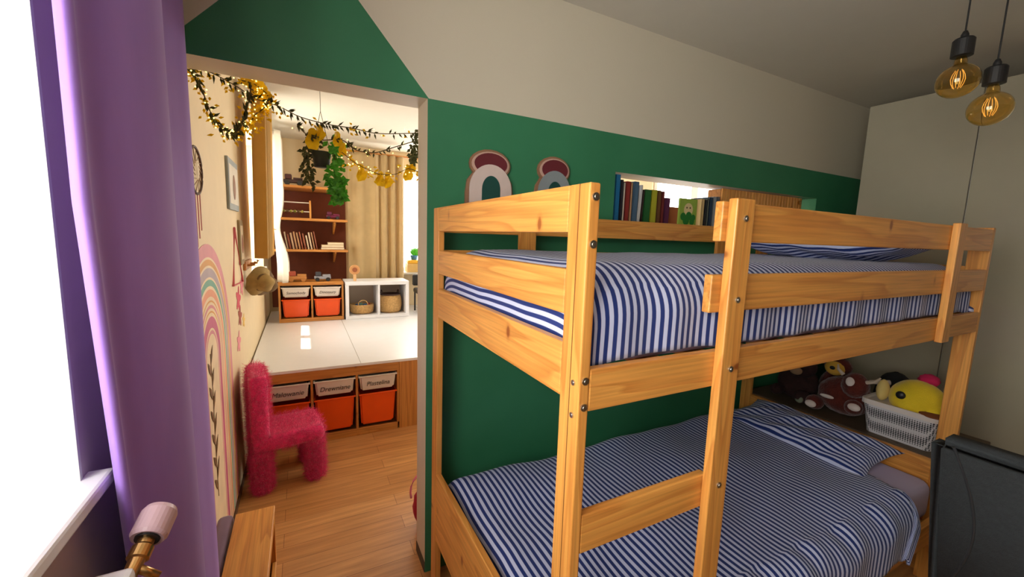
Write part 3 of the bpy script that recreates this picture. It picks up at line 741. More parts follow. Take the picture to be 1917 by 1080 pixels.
# rainbow mural decal
RYC, RZC, RR = 1.47, .93, .50
bm = bmesh.new(); pts = []
for i in range(41):
    a = math.pi*i/40; pts.append((XL+.0005, RYC+RR*math.cos(a), RZC+RR*math.sin(a)))
pts = [p for p in pts if p[1] > 1.18]; pts = [(XL+.0005, RYC+RR, .04)]+pts+[(XL+.0005, 1.18, pts[-1][2]), (XL+.0005, 1.18, .04)]
prism(bm, pts, (.0015, 0, 0)); tag(link('rainbow_mural', bm, mural_mat()), 'tall pastel rainbow sticker on the cream wall behind the purple curtain', 'wall sticker')
bm = bmesh.new(); xs = XL+.0035
tube(bm, [(xs, 1.42, .35), (xs, 1.415, .6), (xs, 1.43, .80), (xs, 1.42, .98)], .0012, 6)
for i in range(12):
    z = .38+i*.05; s = 1 if i % 2 else -1
    prism(bm, [(xs, 1.42, z), (xs, 1.42+s*.04, z+.035), (xs, 1.42+s*.055, z+.075), (xs, 1.42+s*.02, z+.055)], (.001, 0, 0))
tag(link('twig_sticker', bm, flat(120, 88, 52)), 'brown leafy twig sticker inside the rainbow arch', 'wall sticker')
# pictures on the wall
def picture(y0, y1, z0, z1, frame, art, label):
    t = thing('framed_picture', label, 'picture', (XL, (y0+y1)/2, z0))
    bobj('frame', (XL+.001, y0, z0), (XL+.014, y1, z1), frame, t, bev=.002)
    e = .12*(z1-z0); bobj('print', (XL+.0145, y0+e*.5, z0+e), (XL+.0155, y1-e*.5, z1-e), art, t, bev=0)
    return t
p0 = at(420, 292, 'x', XL); p1 = at(443, 400, 'x', XL)
t = picture(p0.y, p1.y, 1.60, 1.88, flat(150, 158, 160), flat(214, 206, 190), 'pale grey framed picture on the cream wall above the rainbow')
bm = bmesh.new(); ell(bm, (XL+.0165, (p0.y+p1.y)/2, 1.73), (.002, .05, .07)); link('figure', bm, flat(140, 96, 64), t, smooth=True)
t = picture(2.44, 2.585, 1.27, 1.55, flat(150, 132, 96), flat(222, 206, 176), 'tan framed picture below and right of the pale grey one')
bm = bmesh.new(); ell(bm, (XL+.0165, 2.512, 1.40), (.002, .035, .06)); link('figure', bm, flat(150, 100, 84), t, smooth=True)
# hoop
bm = bmesh.new(); c = (XL+.012, 1.315, 1.705)
tube(bm, [(c[0], c[1]+.10*math.cos(a*math.pi/18), c[2]+.085*math.sin(a*math.pi/18)) for a in range(36)], .0045, 8, closed=True)
hp = thing('dream_catcher', 'dark hoop hanging on the cream wall at the curtain edge', 'wall hanging', c); link('hoop', bm, flat(84, 56, 40), hp)
bm = bmesh.new(); random.seed(3)
for i in range(14):
    a = i*math.pi/7; tube(bm, [(c[0], c[1]+.098*math.cos(a), c[2]+.083*math.sin(a)), (c[0]+.004, c[1]+.04*math.cos(a+.6), c[2]+.035*math.sin(a+.6))], .0012, 5)
link('web', bm, flat(150, 120, 90), hp)
bm = bmesh.new()
for k in range(3): tube(bm, [(c[0], c[1]-.04+.04*k, c[2]-.083), (c[0], c[1]-.04+.04*k, c[2]-.28+.03*k)], .0018, 5)
link('fringe', bm, flat(206, 120, 130), hp)
# triangle hanger
bm = bmesh.new(); ys = 2.25; tube(bm, [(XL+.008, ys, 1.50), (XL+.008, ys+.26, 1.16), (XL+.008, ys-.14, 1.18)], .006, 8, closed=True)
tag(link('triangle_hanger', bm, flat(206, 96, 110)), 'pink triangle wire hanger left of the hats on the cream wall', 'wall hanging')
# small stickers
random.seed(11); stc = [((206, 70, 90), 'red and pink'), ((150, 60, 40), 'brown'), ((230, 190, 90), 'yellow'), ((226, 140, 150), 'rose')]
for i, (u, v, r, ci, lab) in enumerate([(446, 560, .06, 0, 'red heart shaped sticker under the pink triangle hanger'), (449, 592, .05, 1, 'brown animal sticker low beside the rainbow'), (456, 600, .035, 2, 'small yellow flower sticker right of the brown animal sticker'), (452, 535, .05, 3, 'rose flower sticker just below the pink triangle hanger'), (447, 640, .05, 3, 'rose leaf sticker beside the pink chair top')]):
    p = at(u, v, 'x', XL); bm = bmesh.new()
    prism(bm, [(XL+.001, p.y+r*(1+.35*math.cos(5*a))*math.cos(a)*1.3, p.z+r*(1+.35*math.cos(5*a))*math.sin(a)) for a in [k*math.pi/15 for k in range(30)]], (.001, 0, 0))
    tag(link('wall_sticker', bm, flat(*stc[ci][0])), lab, 'wall sticker')
# hooks and hats
hk = thing('wall_hook', 'wooden wall hook carrying the hats near the playroom window', 'hook', (XL, 2.78, 1.27))
bobj('plate', (XL+.001, 2.62, 1.22), (XL+.018, 2.98, 1.28), BY, hk)
for y in (2.7, 2.88):
    bm = bmesh.new(); tube(bm, [(XL+.018, y, 1.25), (XL+.06, y, 1.255), (XL+.066, y, 1.275)], [.008, .007, .010], 8); link('peg', bm, BY, hk)
hat_m = plain('khaki_cloth', srgb(160, 132, 78), .9, var=.2, scale=20); hat_d = plain('brown_cloth', srgb(110, 84, 52), .9, var=.2, scale=20)
def hat(c, s, m, label):
    t = thing('hat', label, 'hat', c); ax = Vector((.8, -.6, -.25)).normalized()
    bm = bmesh.new(); lathe(bm, [(s*1.0, -.004), (s*1.02, 0), (s*.66, .018), (s*.60, .05), (s*.50, .085), (s*.25, .10), (0, .103)], c, ax, 28)
    for v in bm.verts: v.co += Vector((.004*math.sin(v.co.z*90), .004*math.sin(v.co.z*60), 0))
    o = link('crown', bm, m, t, smooth=True); o.modifiers.new('thick', 'SOLIDIFY').thickness = .003
    bm = bmesh.new(); lathe(bm, [(s*.615, .030), (s*.62, .033), (s*.61, .045), (s*.60, .046)], c, ax, 28); link('band', bm, hat_d, t, smooth=True)
hat((XL+.075, 2.72, 1.14), .105, hat_m, 'khaki sun hat hanging lowest on the wall hook')
hat((XL+.085, 2.97, 1.10), .10, hat_d, 'brown hat hanging behind the khaki one')
# curtains at the playroom left window
rod = thing('curtain_rod', 'dark rod above the playroom side window', 'curtain rod', (-.70, 3.5, 2.44))
bm = bmesh.new(); tube(bm, [(-.70, 2.55, 2.44), (-.70, 4.55, 2.44)], .010, 10); link('rod', bm, dark_metal, rod)
bm = bmesh.new(); tube(bm, [(-.70, 2.62, 2.44), (XL+.002, 2.62, 2.40)], .008, 8); link('bracket', bm, dark_metal, rod)
def folds(y0, y1, xc, amp, n, ph=0): return [(xc+amp*math.sin(ph+math.pi*k), y0+(y1-y0)*k/n) for k in [q*.5 for q in range(int(n*2)+1)]]
yc = folds(2.60, 3.24, -.680, .050, 9, .8)
ochre = plain('ochre_curtain', srgb(208, 174, 108), .85, var=.08, sheen=.3)
def lit(m, col, f):
    t = m.node_tree; tr = N(t, 'ShaderNodeBsdfTranslucent'); tr.inputs[0].default_value = (*col, 1); mx = N(t, 'ShaderNodeMixShader'); mx.inputs[0].default_value = f
    t.links.new(t.nodes['Principled BSDF'].outputs[0], mx.inputs[1]); t.links.new(tr.outputs[0], mx.inputs[2]); t.links.new(mx.outputs[0], t.nodes['Material Output'].inputs[0])
lit(ochre, srgb(226, 190, 112), .45); lit(beige_cur, srgb(214, 190, 150), .25)
def yl(q, k, s): 
    q.y += 0; q.x += -.02*(1-k); return q
drape('curtain', yc, 1.30, 2.43, ochre, 'ochre curtain gathered at the near side of the playroom side window', 'curtain', yl)
def shl(q, k, s):
    a = abs(k-.36); pinch = math.exp(-(a/.13)**2)
    c = Vector((-.70, 4.30, 0)); q.x += (c.x-q.x)*.55*pinch; q.y += (c.y-q.y)*.5*pinch
    q.x += .03*math.exp(-((k-.1)/.2)**2); return q
drape('curtain', folds(3.95, 4.46, -.66, .05, 5, 0), .98, 2.43, sheer, 'white sheer curtain tied at its waist at the far side of the side window', 'curtain', shl)
bm = bmesh.new(); tube(bm, [(-.70+.035*math.cos(a*math.pi/8), 4.27+.14*math.sin(a*math.pi/8), 1.50) for a in range(16)], .006, 8, closed=True)
tag(link('tieback', bm, beige_cur), 'beige tieback around the waist of the sheer curtain', 'tieback')

# platform with bins
pl = thing('play_platform', 'raised pine play platform with white top and pull-out bins', 'platform', (.4, 3.3, 0))
PX0, PX1, PY0, PY1 = -.80, 1.7, 2.462, 4.84
bobj('platform_top', (PX0, PY0-.004, .532), (PX1, PY1, .552), white_lam, pl, bev=.002)
for x in (-.10, .85): 
    bm = bmesh.new(); box(bm, (x, PY0, .5515), (x+.003, PY1-.1, .5525)); link('joint_line', bm, flat(150, 140, 130), pl)
bobj('apron', (PX0+.01, PY0, .465), (.165, PY0+.02, .531), BX, pl, bev=.002)
bobj('plinth', (PX0+.01, PY0, 0), (.165, PY0+.02, .052), BX, pl, bev=.002)
for x in (-.728, -.432, -.136, .160): bobj('upright', (x, PY0+.001, .053), (x+.016, PY0+.30, .531), BZ, pl, bev=.002)
bobj('side_board', (.177, PY0-.001, 0), (.345, PY0+.018, .531), BZ, pl, bev=.002)
bobj('side_board', (.347, PY0-.001, 0), (PX1-.01, PY0+.018, .531), BZ, pl, bev=.002)
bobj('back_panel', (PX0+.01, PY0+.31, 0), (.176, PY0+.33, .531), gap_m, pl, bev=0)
bobj('side_panel', (PX0+.001, PY0+.02, 0), (PX0+.02, PY1-.02, .531), BY, pl, bev=.002)
bobj('side_panel', (PX1-.02, PY0+.02, 0), (PX1-.001, PY1-.02, .531), BY, pl, bev=.002)
def bin_(parent_label, x0, x1, y0, z0, z1, m, depth, label, group, txt=None, sz=.035):
    t = thing('storage_bin', label, 'storage bin', ((x0+x1)/2, y0, z0), group)
    tp = .022 if z1-z0 > .15 else .020
    bm = bmesh.new()
    A = [(x0+tp, y0+tp, z0), (x1-tp, y0+tp, z0), (x1-tp, y0+depth-tp, z0), (x0+tp, y0+depth-tp, z0)]
    B = [(x0+.008, y0+.006, z1-.008), (x1-.008, y0+.006, z1-.008), (x1-.008, y0+depth, z1-.008), (x0+.008, y0+depth, z1-.008)]
    va_ = [bm.verts.new(p) for p in A]; vb = [bm.verts.new(p) for p in B]
    bm.faces.new(va_[::-1])
    for i in range(4): bm.faces.new((va_[i], va_[(i+1) % 4], vb[(i+1) % 4], vb[i]))
    bmesh.ops.bevel(bm, geom=[e for e in bm.edges if len(e.link_faces) == 2], offset=.012, segments=3, affect='EDGES')
    o = link('tub', bm, m, t, smooth=False); sm = o.modifiers.new('wall', 'SOLIDIFY'); sm.thickness = .0025; sm.offset = -1
    bm = bmesh.new(); y1 = y0+depth
    for a, b in (((x0, y0-.004, z1-.010), (x1, y0+.010, z1)), ((x0, y1-.01, z1-.010), (x1, y1, z1)), ((x0, y0, z1-.010), (x0+.010, y1, z1)), ((x1-.010, y0, z1-.010), (x1, y1, z1))): box(bm, a, b, .003)
    link('rim', bm, m, t)
    if txt:
        h = z1-z0
        text('label_text', txt, ((x0+x1)/2, y0+.006, z0+h*.45), (math.radians(90-10), 0, 0), sz, text_m, t, .25)
cols = [(-.710, -.434), (-.414, -.138), (-.118, .158)]
words = ['Malowanie', 'Drewniane', 'Plastelina']; posn = ['left', 'middle', 'right']
for (a, b), wd_, ps in zip(cols, words, posn):
    bin_('', a, b, PY0-.012, .335, .452, binwhite, .29, 'white lettered shallow bin in the %s bay of the platform front' % ps, 'shallow white bins in the platform front', wd_, .045)
    bin_('', a, b, PY0-.006, .066, .315, orange, .29, 'deep orange bin in the %s bay of the platform front' % ps, 'deep orange bins in the platform front')
lit(leafy, srgb(255, 226, 60), .4); lit(leafg, srgb(130, 210, 70), .35)
# back storage frame
fr = thing('bin_cabinet', 'small pine bin frame standing at the back of the platform', 'storage unit', (-.37, 4.2, .553))
FY = 4.10; FX0, FX1 = -.685, -.072
bobj('top', (FX0, FY, .935), (FX1, FY+.30, .968), BX, fr); bobj('base', (FX0, FY, .5535), (FX1, FY+.30, .592), BX, fr)
for x in (FX0, -.388, FX1-.018): bobj('upright', (x, FY+.001, .593), (x+.018, FY+.30, .934), BZ, fr, bev=.002)
bobj('back_panel', (FX0+.018, FY+.285, .593), (FX1-.018, FY+.298, .934), brownboard, fr)
for (a, b), wd_, ps in zip([(-.660, -.394), (-.364, -.096)], ['Samochody', 'Dinozaury'], ['left', 'right']):
    bin_('', a, b, FY-.008, .812, .916, binwhite, .27, 'white lettered shallow bin on the %s of the back frame' % ps, 'shallow white bins in the back frame', wd_, .038)
    bin_('', a, b, FY-.006, .602, .790, orange, .27, 'bright orange bin on the %s of the back frame' % ps, 'orange bins in the back frame')
# white cube shelf
cs = thing('cube_shelf', 'white two-cube open shelf beside the pine bin frame', 'shelf', (.29, 4.2, .553))
SX0, SX1 = -.055, .625
bobj('shelf_top', (SX0, FY-.02, .925), (SX1, FY+.33, .965), white_lam, cs); bobj('shelf_base', (SX0, FY-.02, .5535), (SX1, FY+.33, .59), white_lam, cs)
for x, w_ in ((SX0, .035), (.283, .02), (SX1-.035, .035)): bobj('side', (x, FY-.02, .5905), (x+w_, FY+.33, .9245), white_lam, cs, bev=.001)
bobj('back', (SX0+.036, FY+.318, .591), (SX1-.036, FY+.328, .924), flat(190, 170, 150), cs, bev=0)
# baskets inside
b1 = thing('basket', 'low jute basket with blue toys in the left cube of the white shelf', 'basket', (.13, FY+.12, .591))
bm = bmesh.new(); lathe(bm, [(0, .002), (.10, .002), (.125, .02), (.13, .105), (.124, .105), (.118, .02), (0, .012)], (.13, FY+.14, .591), n=32, sx=1.0, sy=.85); link('body', bm, jute, b1, smooth=True)
bm = bmesh.new(); tube(bm, [(.13+.05*math.cos(math.radians(a)), FY+.04, .70+.05*math.sin(math.radians(a))) for a in range(0, 181, 20)], .005, 8); link('handle', bm, jute, b1)
random.seed(5)
for i, (dx, dy, c_, lb) in enumerate([(-.05, -.02, (56, 104, 160), 'blue'), (.03, -.03, (70, 120, 170), 'light blue'), (.07, .03, (170, 70, 60), 'red'), (-.01, .04, (120, 170, 160), 'teal')]):
    bm = bmesh.new(); box(bm, (.13+dx-.022, FY+.14+dy-.02, .604), (.13+dx+.022, FY+.14+dy+.02, .70), .008); tag(link('toy_block', bm, flat(*c_)), '%s toy block standing in the low jute basket' % lb, 'toy')
b2 = thing('basket', 'round jute basket with dark liner in the right cube of the white shelf', 'basket', (.44, FY+.14, .591))
bm = bmesh.new(); lathe(bm, [(0, .001), (.105, .001), (.125, .02), (.135, .09), (.128, .17), (.112, .205), (.108, .205), (.12, .165), (.125, .09), (.10, .02), (0, .015)], (.44, FY+.145, .591), n=32, sx=1, sy=.95); link('body', bm, jute, b2, smooth=True)
bm = bmesh.new(); lathe(bm, [(.113, .200), (.120, .212), (.100, .215), (.095, .15), (0, .14)], (.44, FY+.145, .591), n=24); link('liner', bm, flat(70, 44, 36), b2, smooth=True)
for s in (-1, 1):
    bm = bmesh.new(); tube(bm, [(.44+s*.095+.0*a, FY+.145+.05*math.cos(math.radians(a)), .80+.045*math.sin(math.radians(a))) for a in range(0, 181, 20)], .006, 8); link('handle', bm, flat(60, 36, 30), b2)
# alcove board and shelves
ab = thing('wall_shelving', 'brown backed pine wall shelves in the far left corner of the playroom', 'shelving', (-.3, 4.6, 1.5))
AX0, AX1 = -.78, .005
bobj('back_board', (AX0, BWY-.02, .60), (AX1+.02, BWY-.001, 1.965), brownboard, ab)
SH = [1.945, 1.605, 1.27]
for k, z in enumerate(SH):
    bobj('shelf_board', (AX0, 4.36, z), (AX1, BWY-.021, z+.026), BX, ab)
    if k: 
        bm = bmesh.new(); prism(bm, [(-.125, BWY-.022, z-.001), (-.125, 4.50, z-.001), (-.125, 4.50, z-.022), (-.125, BWY-.045, z-.14), (-.125, BWY-.022, z-.14)], (.018, 0, 0)); link('bracket', bm, WZ, ab)
# books on the alcove shelf
random.seed(21)
z0 = SH[2]+.027; x = -.60
for i in range(11):
    wt = random.uniform(.012, .020); h = random.uniform(.15, .20); c_ = random.choice([(196, 150, 110), (170, 96, 70), (214, 190, 160), (150, 84, 60), (204, 170, 140)])
    ordn = ['leftmost', 'second from left', 'third from left', 'fourth from left', 'fifth from left', 'sixth from left', 'sixth from right', 'fourth from right', 'third from right', 'next to last', 'rightmost'][i]
    t = book(x, 4.42, z0, wt, h, .14, c_, 'thin picture book leaning on the lower wall shelf, %s of the row' % ordn, 'leaning picture books on the lower wall shelf', lean=-.16); x += wt+.013
for i, (a, b, zz) in enumerate([(-.27, -.03, 0), (-.265, -.035, .027), (-.20, -.035, .054)]):
    t = thing('book', 'book lying flat on the lower wall shelf, %s of the small pile' % ['bottom', 'middle', 'top'][i], 'book', ((a+b)/2, 4.5, z0+zz), 'books lying on the lower wall shelf')
    bobj('pages', (a+.002, 4.402, z0+zz+.002), (b-.002, 4.54, z0+zz+.023), flat(222, 206, 176), t, bev=0); 
    bm = bmesh.new(); box(bm, (a, 4.40, z0+zz+.0005), (b, 4.545, z0+zz+.002)); box(bm, (a, 4.40, z0+zz+.023), (b, 4.545, z0+zz+.0255)); box(bm, (a, 4.543, z0+zz), (b, 4.546, z0+zz+.0255)); link('cover', bm, flat(*[(150, 90, 60), (196, 160, 110), (206, 176, 130)][i]), t)
# toys on shelves
ra_ = thing('toy_rack', 'wooden bead rack toy on the middle wall shelf', 'toy', (-.5, 4.45, SH[1]+.027)); zz = SH[1]+.0265
for x in (-.66, -.375): bobj('side', (x, 4.42, zz), (x+.018, 4.46, zz+.19), WZ, ra_)
for dz in (.07, .165): 
    bm = bmesh.new(); tube(bm, [(-.643, 4.44, zz+dz), (-.374, 4.44, zz+dz)], .006, 8); link('bar', bm, binwhite, ra_)
for k in range(6):
    bm = bmesh.new(); ell(bm, (-.62+k*.035, 4.44, zz+.07), (.016, .016, .016), sub=2); link('bead', bm, flat(*[(120, 120, 40), (90, 70, 30), (150, 140, 60)][k % 3]), ra_, smooth=True)
def vehicle(name, label, x, y, z, s, body, cab, wheel=(30, 30, 30)):
    t = thing(name, label, 'toy vehicle', (x, y, z))
    bobj('chassis', (x-.07*s, y-.03*s, z+.018*s), (x+.07*s, y+.03*s, z+.045*s), flat(*body), t, bev=.006*s)
    bobj('cab', (x-.06*s, y-.028*s, z+.046*s), (x-.01*s, y+.028*s, z+.085*s), flat(*cab), t, bev=.008*s)
    bobj('bed', (x+.0*s, y-.028*s, z+.046*s), (x+.068*s, y+.028*s, z+.06*s), flat(*body), t, bev=.003*s)
    for dx in (-.045, .045):
        for dy in (-.034, .034):
            bm = bmesh.new(); lathe(bm, [(0, -.006*s), (.018*s, -.006*s), (.018*s, .006*s), (0, .006*s)], (x+dx*s, y+dy*s, z+.0185*s), (0, 1, 0), 16); link('wheel', bm, flat(*wheel), t)
zt_ = .9685
vehicle('toy_truck', 'wooden toy truck on top of the pine bin frame', -.51, FY+.10, zt_, 1.25, (200, 140, 80), (170, 80, 60), (190, 130, 70))
bobj_ = None
vehicle('toy_pickup', 'grey toy pickup right of the wooden truck on the bin frame', -.27, FY+.10, zt_, 1.15, (150, 150, 158), (60, 60, 66))
vehicle('toy_car', 'purple toy car on the middle wall shelf', -.14, 4.45, zz, 1.0, (110, 20, 60), (90, 16, 50))
vehicle('toy_train', 'dark toy train on the top wall shelf behind the hanging plant', -.52, 4.42, SH[0]+.0265, 1.3, (60, 34, 30), (70, 30, 26))
wf = thing('wooden_figure', 'small pale wooden fan-shaped toy on the white cube shelf', 'toy', (.05, FY+.06, .9655))
bm = bmesh.new(); box(bm, (.035, FY+.04, .9655), (.065, FY+.08, 1.04), .006); link('stand', bm, flat(214, 170, 120), wf)
bm = bmesh.new(); lathe(bm, [(0, -.012), (.05, -.012), (.055, 0), (.05, .012), (0, .012)], (.05, FY+.06, 1.09), (0, 1, 0), 24); link('head', bm, flat(206, 150, 96), wf)
bm = bmesh.new(); lathe(bm, [(0, 0), (.026, 0), (.026, .004), (0, .004)], (.05, FY+.047, 1.09), (0, -1, 0), 20); link('face_disc', bm, flat(150, 84, 50), wf)
# back curtains
rod = thing('curtain_rod', 'pale rod along the far wall above the beige curtains', 'curtain rod', (1.2, 4.55, 2.44))
bm = bmesh.new(); tube(bm, [(.0, 4.55, 2.42), (2.9, 4.55, 2.42)], .012, 10); link('rod', bm, BX, rod)
def yfolds(x0, x1, yc, amp, n, ph=0): return [(x0+(x1-x0)*k/n, yc+amp*math.sin(ph+math.pi*k)) for k in [q*.5 for q in range(int(n*2)+1)]]
drape('curtain', yfolds(.025, .335, 4.53, .028, 3, .5), .56, 2.41, beige_cur, 'beige curtain panel just right of the brown shelving', 'curtain')
drape('curtain', yfolds(.365, .66, 4.53, .040, 6), .56, 2.41, beige_cur, 'narrow folded beige curtain panel at the bright far window', 'curtain')
drape('curtain', yfolds(1.9, 2.3, 4.53, .040, 6), .05, 2.41, beige_cur, 'beige curtain panel further right along the far windows', 'curtain')
# bits on the far sill and beside
wbx = bobj('yellow_box', (.74, BWY-.20, 1.011), (.98, BWY-.05, 1.12), flat(226, 190, 120), None); tag(wbx, 'pale yellow box on the far window sill', 'box')
cu = bobj('folded_cloth', (.75, BWY-.19, 1.1205), (.97, BWY-.06, 1.165), flat(244, 190, 60), None, bev=.015, seg=3); tag(cu, 'yellow folded cloth on top of the sill box', 'cloth')
pt = thing('potted_plant', 'little round green plant in a blue pot on the sill box', 'plant', (.84, BWY-.12, 1.166))
bm = bmesh.new(); lathe(bm, [(0, 0), (.035, 0), (.05, .06), (.045, .06), (0, .05)], (.84, BWY-.12, 1.166), n=20); link('pot', bm, flat(70, 130, 180), pt, smooth=True)
bm = bmesh.new(); ell(bm, (.86, BWY-.12, 1.27), (.065, .06, .05), noise=.15); link('foliage', bm, leafg, pt)
dc = thing('desk_chair', 'black chair pushed under the far window', 'chair', (.95, 4.3, .553))
bobj('seat', (.76, 4.10, .78), (1.12, 4.45, .84), black, dc, bev=.02); bobj('backrest', (.76, 4.46, .86), (1.12, 4.50, 1.0), black, dc, bev=.02)
for x in (.78, 1.10):
    for y in (4.12, 4.43):
        bm = bmesh.new(); tube(bm, [(x, y, .553), (x, y, .785)], .011, 8); link('leg', bm, black, dc)

# pink fluffy chair
pc = thing('toddler_chair', 'fluffy hot pink toddler chair beside the rainbow wall', 'chair', (-.6, 2.1, 0), rz=0)
def fur(name, a, b, rotz, c, bev=.03, tilt=0, parent=pc, sub=14):
    bm = bmesh.new(); box(bm, a, b, bev, 4)
    bmesh.ops.subdivide_edges(bm, edges=[e for e in bm.edges if e.calc_length() > .05], cuts=5, use_grid_fill=True)
    for v in bm.verts: v.co += Vector((random.uniform(-1, 1), random.uniform(-1, 1), random.uniform(-1, 1)))*.0035
    bmesh.ops.rotate(bm, cent=c, matrix=Matrix.Rotation(tilt, 3, 'X') @ Matrix.Rotation(0, 3, 'Z'), verts=bm.verts)
    bmesh.ops.rotate(bm, cent=c, matrix=Matrix.Rotation(rotz, 3, 'Z'), verts=bm.verts)
    o = link(name, bm, pinkfur, parent, smooth=True)
    ps = o.modifiers.new('fur', 'PARTICLE_SYSTEM'); s = ps.particle_system.settings
    s.type = 'HAIR'; s.count = 4200; s.hair_length = .016; s.use_advanced_hair = True; s.brownian_factor = .010; s.root_radius = .35; s.tip_radius = .1; s.radius_scale = .0045
    s.hair_step = 3; s.render_step = 3
    return o
cc = Vector((-.555, 2.12, 0)); rz_ = math.radians(8)
def cl(x0, y0, z0, x1, y1, z1): return (cc.x+x0, cc.y+y0, z0), (cc.x+x1, cc.y+y1, z1)
# local: chair faces +x, backrest at -x
for nm, bx, tl in (('backrest', (-.205, -.16, .30, -.115, .16, .69), 0), ('seat', (-.20, -.16, .245, .17, .16, .335), 0)):
    a, b = cl(*bx); fur(nm, a, b, rz_, cc)
for x in (-.20, .075):
    for y in (-.16, .075):
        a, b = cl(x, y, 0, x+.085, y+.085, .26); fur('leg', a, b, rz_, cc, .025)

# red bag behind the door jamb
bg_ = thing('toy_bag', 'red and pink toy bag peeping past the doorway jamb', 'bag', (.06, 1.30, 0))
bm = bmesh.new(); ell(bm, (.095, 1.32, .11), (.088, .08, .11), noise=.06); link('body', bm, flat(170, 24, 50, .9), bg_, smooth=True)
bm = bmesh.new(); tube(bm, [(.05+.06*math.cos(math.radians(a)), 1.30, .22+.09*math.sin(math.radians(a))) for a in range(-20, 201, 20)], .005, 8); link('handle', bm, flat(226, 120, 140), bg_, smooth=True)

# ---------------------------------------------------------------- garlands
def leaf(bm, p, d, ln, wd_, nrm=None):
    d = Vector(d).normalized(); s = d.cross(Vector((random.uniform(-.3, .3), -1, random.uniform(-.3, .3)))).normalized()
    q = [p, p+d*ln*.4+s*wd_, p+d*ln, p+d*ln*.4-s*wd_]; q2 = p+d*ln*.4+Vector((0, .004, 0))
    vs = [bm.verts.new(k) for k in q]; c_ = bm.verts.new(q2)
    for i in range(4): bm.faces.new((vs[i], vs[(i+1) % 4], c_))
def garland(name, label, px, Y, m, n, ln, wd_, droop=.3, stem=.0022, leds=0, group=None, Yv=None):
    P = [at(u, v, 'y', Y+(Yv[i] if Yv else 0)) for i, (u, v) in enumerate(px)]
    pts = []
    for i in range(len(P)-1):
        p0, p1, p2, p3 = [P[max(0, min(len(P)-1, i+k))] for k in (-1, 0, 1, 2)]
        for q in range(6):
            t_ = q/6; pts.append(.5*((2*p1)+(-p0+p2)*t_+(2*p0-5*p1+4*p2-p3)*t_*t_+(-p0+3*p1-3*p2+p3)*t_**3))
    pts.append(P[-1])
    t = thing(name, label, 'garland', P[0], group)
    bm = bmesh.new(); tube(bm, pts, stem, 6); link('stem', bm, flat(92, 76, 36), t)
    bm = bmesh.new()
    for i in range(n):
        k = random.random()*(len(pts)-1.001); j = int(k); p = pts[j].lerp(pts[j+1], k-j); tn = (pts[j+1]-pts[j]).normalized()
        side = random.choice((-1, 1)); d = tn*random.uniform(.2, .9)+Vector((random.uniform(-.4, .4), random.uniform(-.5, .5), side*random.uniform(.4, 1)-droop))
        leaf(bm, p, d, ln*random.uniform(.7, 1.2), wd_)
    o = link('leaves', bm, m, t); o.modifiers.new('thick', 'SOLIDIFY').thickness = .0008
    if leds > 20:
        bm = bmesh.new()
        for i in range(leds*2):
            k = random.random()*(len(pts)-1.001); j = int(k); p = pts[j].lerp(pts[j+1], k-j)+Vector((random.uniform(-.025, .025), random.uniform(.0, .03), random.uniform(-.03, .02)))
            leaf(bm, p, (random.uniform(-1, 1), random.uniform(-.5, .5), random.uniform(-1, .3)), random.uniform(.012, .024), .005)
        o = link('yellow_leaves', bm, leafy, t); o.modifiers.new('thick', 'SOLIDIFY').thickness = .0008
    if leds:
        bm = bmesh.new()
        for i in range(leds):
            k = random.random()*(len(pts)-1.001); j = int(k); p = pts[j].lerp(pts[j+1], k-j)+Vector((random.uniform(-.02, .02), random.uniform(-.01, .02), random.uniform(-.02, .02)))
            ell(bm, p, (.0028, .0028, .0028), sub=1)
        o = link('fairy_lights', bm, led, t); o['kind'] = 'stuff'
    return t, pts
random.seed(9)
garland('leaf_garland', 'dark leafy garland looping down at the left of the doorway', [(356, 128), (375, 160), (392, 205), (412, 238), (434, 250), (452, 236), (462, 205), (470, 165)], 1.21, leafd, 90, .030, .005, leds=46)
garland('leaf_garland', 'long dark leafy garland across the doorway from left top to right jamb', [(356, 124), (395, 136), (440, 160), (480, 185), (520, 198), (560, 218), (610, 232), (660, 240), (710, 250), (786, 249)], 1.23, leafd, 90, .028, .004, stem=.0018, leds=22)
garland('leaf_garland', 'yellow-lit leafy garland hanging in front of the ochre curtain', [(452, 150), (480, 160), (502, 180), (496, 200), (478, 215), (466, 235)], 1.24, leafy, 40, .02, .009, leds=50)
garland('leaf_garland', 'thin garland drooping behind the long one near the right jamb', [(556, 232), (572, 250), (600, 262), (640, 262), (665, 280), (700, 286), (740, 275), (783, 262)], 1.26, leafd, 60, .022, .004, leds=12)
t, pts = garland('leaf_garland', 'thin yellow string sagging low toward the right jamb', [(640, 285), (665, 305), (690, 318), (712, 326), (740, 326), (764, 316), (784, 322)], 1.24, leafy, 24, .012, .004, stem=.0016, leds=30)
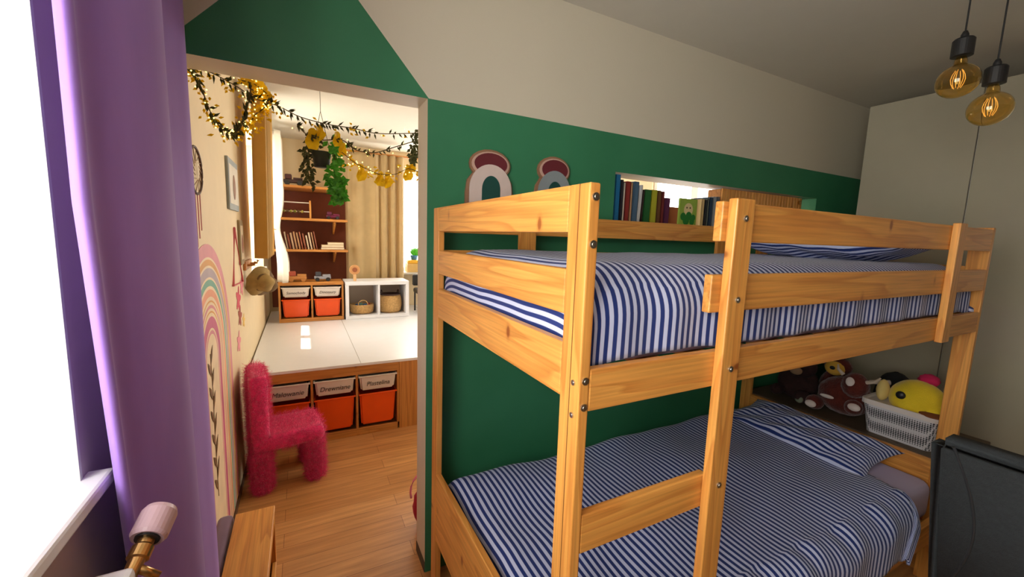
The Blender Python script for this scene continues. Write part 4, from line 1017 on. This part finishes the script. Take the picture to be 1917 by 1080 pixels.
# large yellow ornament leaves
def big(u, v, Y, r, lab, ang=0, m=leafy):
    c_ = at(u, v, 'y', Y); bm = bmesh.new(); n = 18; out = []
    for i in range(n):
        a = 2*math.pi*i/n; rr = r*(1+.16*math.cos(3*a+ang))*(1.15 if abs(math.sin(a)) > .7 else .9)
        out.append(bm.verts.new(c_+Vector((rr*math.cos(a)*.75, .010*math.sin(2*a), rr*math.sin(a)))))
    cc_ = bm.verts.new(c_+Vector((0, .018, 0)))
    for i in range(n): bm.faces.new((out[i], out[(i+1) % n], cc_))
    o = link('autumn_leaf', bm, m); o.modifiers.new('thick', 'SOLIDIFY').thickness = .0012; tag(o, lab, 'decoration', 'large yellow leaves on the garlands'); return o
for u, v, r, lab, a in [(486, 165, .034, 'large yellow leaf at the top left of the doorway garland', 0), (497, 190, .028, 'yellow leaf just below the topmost one in front of the ochre curtain', 1), (585, 262, .036, 'yellow leaf at the left above the hanging green plant', 2), (600, 250, .026, 'small yellow leaf at the top of the hanging plant', .5), (632, 262, .026, 'yellow leaf above the bright green foliage', 1.6), (642, 280, .022, 'small yellow leaf right beside the bright green foliage', 2.6),
                        (677, 325, .030, 'single orange-yellow leaf hanging at the left of the low string', 1), (712, 336, .028, 'left leaf of the orange-yellow pair on the low string', 2), (727, 338, .028, 'right leaf of the orange-yellow pair on the low string', .3), (764, 325, .030, 'orange-yellow leaf at the right end of the low string', 1.2), (772, 312, .022, 'small yellow leaf against the right jamb', 2)]:
    big(u, v, 1.25, r, lab, a)
# hanging plants
def trailing(name, label, px, Y, m, n, spread, ln, wd_):
    t = thing(name, label, 'hanging plant', at(px[0][0], px[0][1], 'y', Y))
    P = [at(u, v, 'y', Y) for u, v in px]
    bm = bmesh.new(); tube(bm, P, .003, 6); link('stem', bm, leafd, t); bm = bmesh.new()
    for i in range(n):
        k = random.random()*(len(P)-1.001); j = int(k); p = P[j].lerp(P[j+1], k-j)+Vector((random.uniform(-1, 1), random.uniform(-1, 1), random.uniform(-.4, .4)))*spread*(1-.5*k/len(P))
        leaf(bm, p, (random.uniform(-1, 1), random.uniform(-.6, .2), random.uniform(-1, .2)), ln*random.uniform(.7, 1.2), wd_)
    o = link('leaves', bm, m, t); o.modifiers.new('thick', 'SOLIDIFY').thickness = .0008
    return t
trailing('trailing_vine', 'bright green trailing vine hanging in the middle of the doorway', [(628, 255), (626, 290), (628, 330), (633, 352), (632, 375)], 1.40, leafg, 170, .040, .030, .011)
trailing('trailing_vine', 'dark green trailing vine hanging left of the bright green one', [(585, 255), (578, 285), (575, 315), (582, 345)], 1.42, leafd, 110, .030, .026, .008)
trailing('trailing_vine', 'dark green vine gathered against the right doorway jamb', [(782, 248), (778, 272), (774, 292), (772, 305)], 1.22, leafd, 90, .020, .020, .007)
pot = thing('hanging_planter', 'dark hanging planter among the vines in the doorway', 'planter', at(600, 300, 'y', 1.42))
c_ = at(602, 298, 'y', 1.42); bm = bmesh.new(); lathe(bm, [(0, -.035), (.030, -.035), (.040, .03), (.036, .03), (0, .02)], c_, n=20); link('pot', bm, flat(40, 46, 34), pot, smooth=True)
bm = bmesh.new(); tube(bm, [c_+Vector((.036, 0, .03)), c_+Vector((0, 0, .20)), (c_.x, c_.y, CZ)], .0012, 6); tube(bm, [c_+Vector((-.036, 0, .03)), c_+Vector((0, 0, .20))], .0012, 6); link('cord', bm, flat(90, 80, 60), pot)
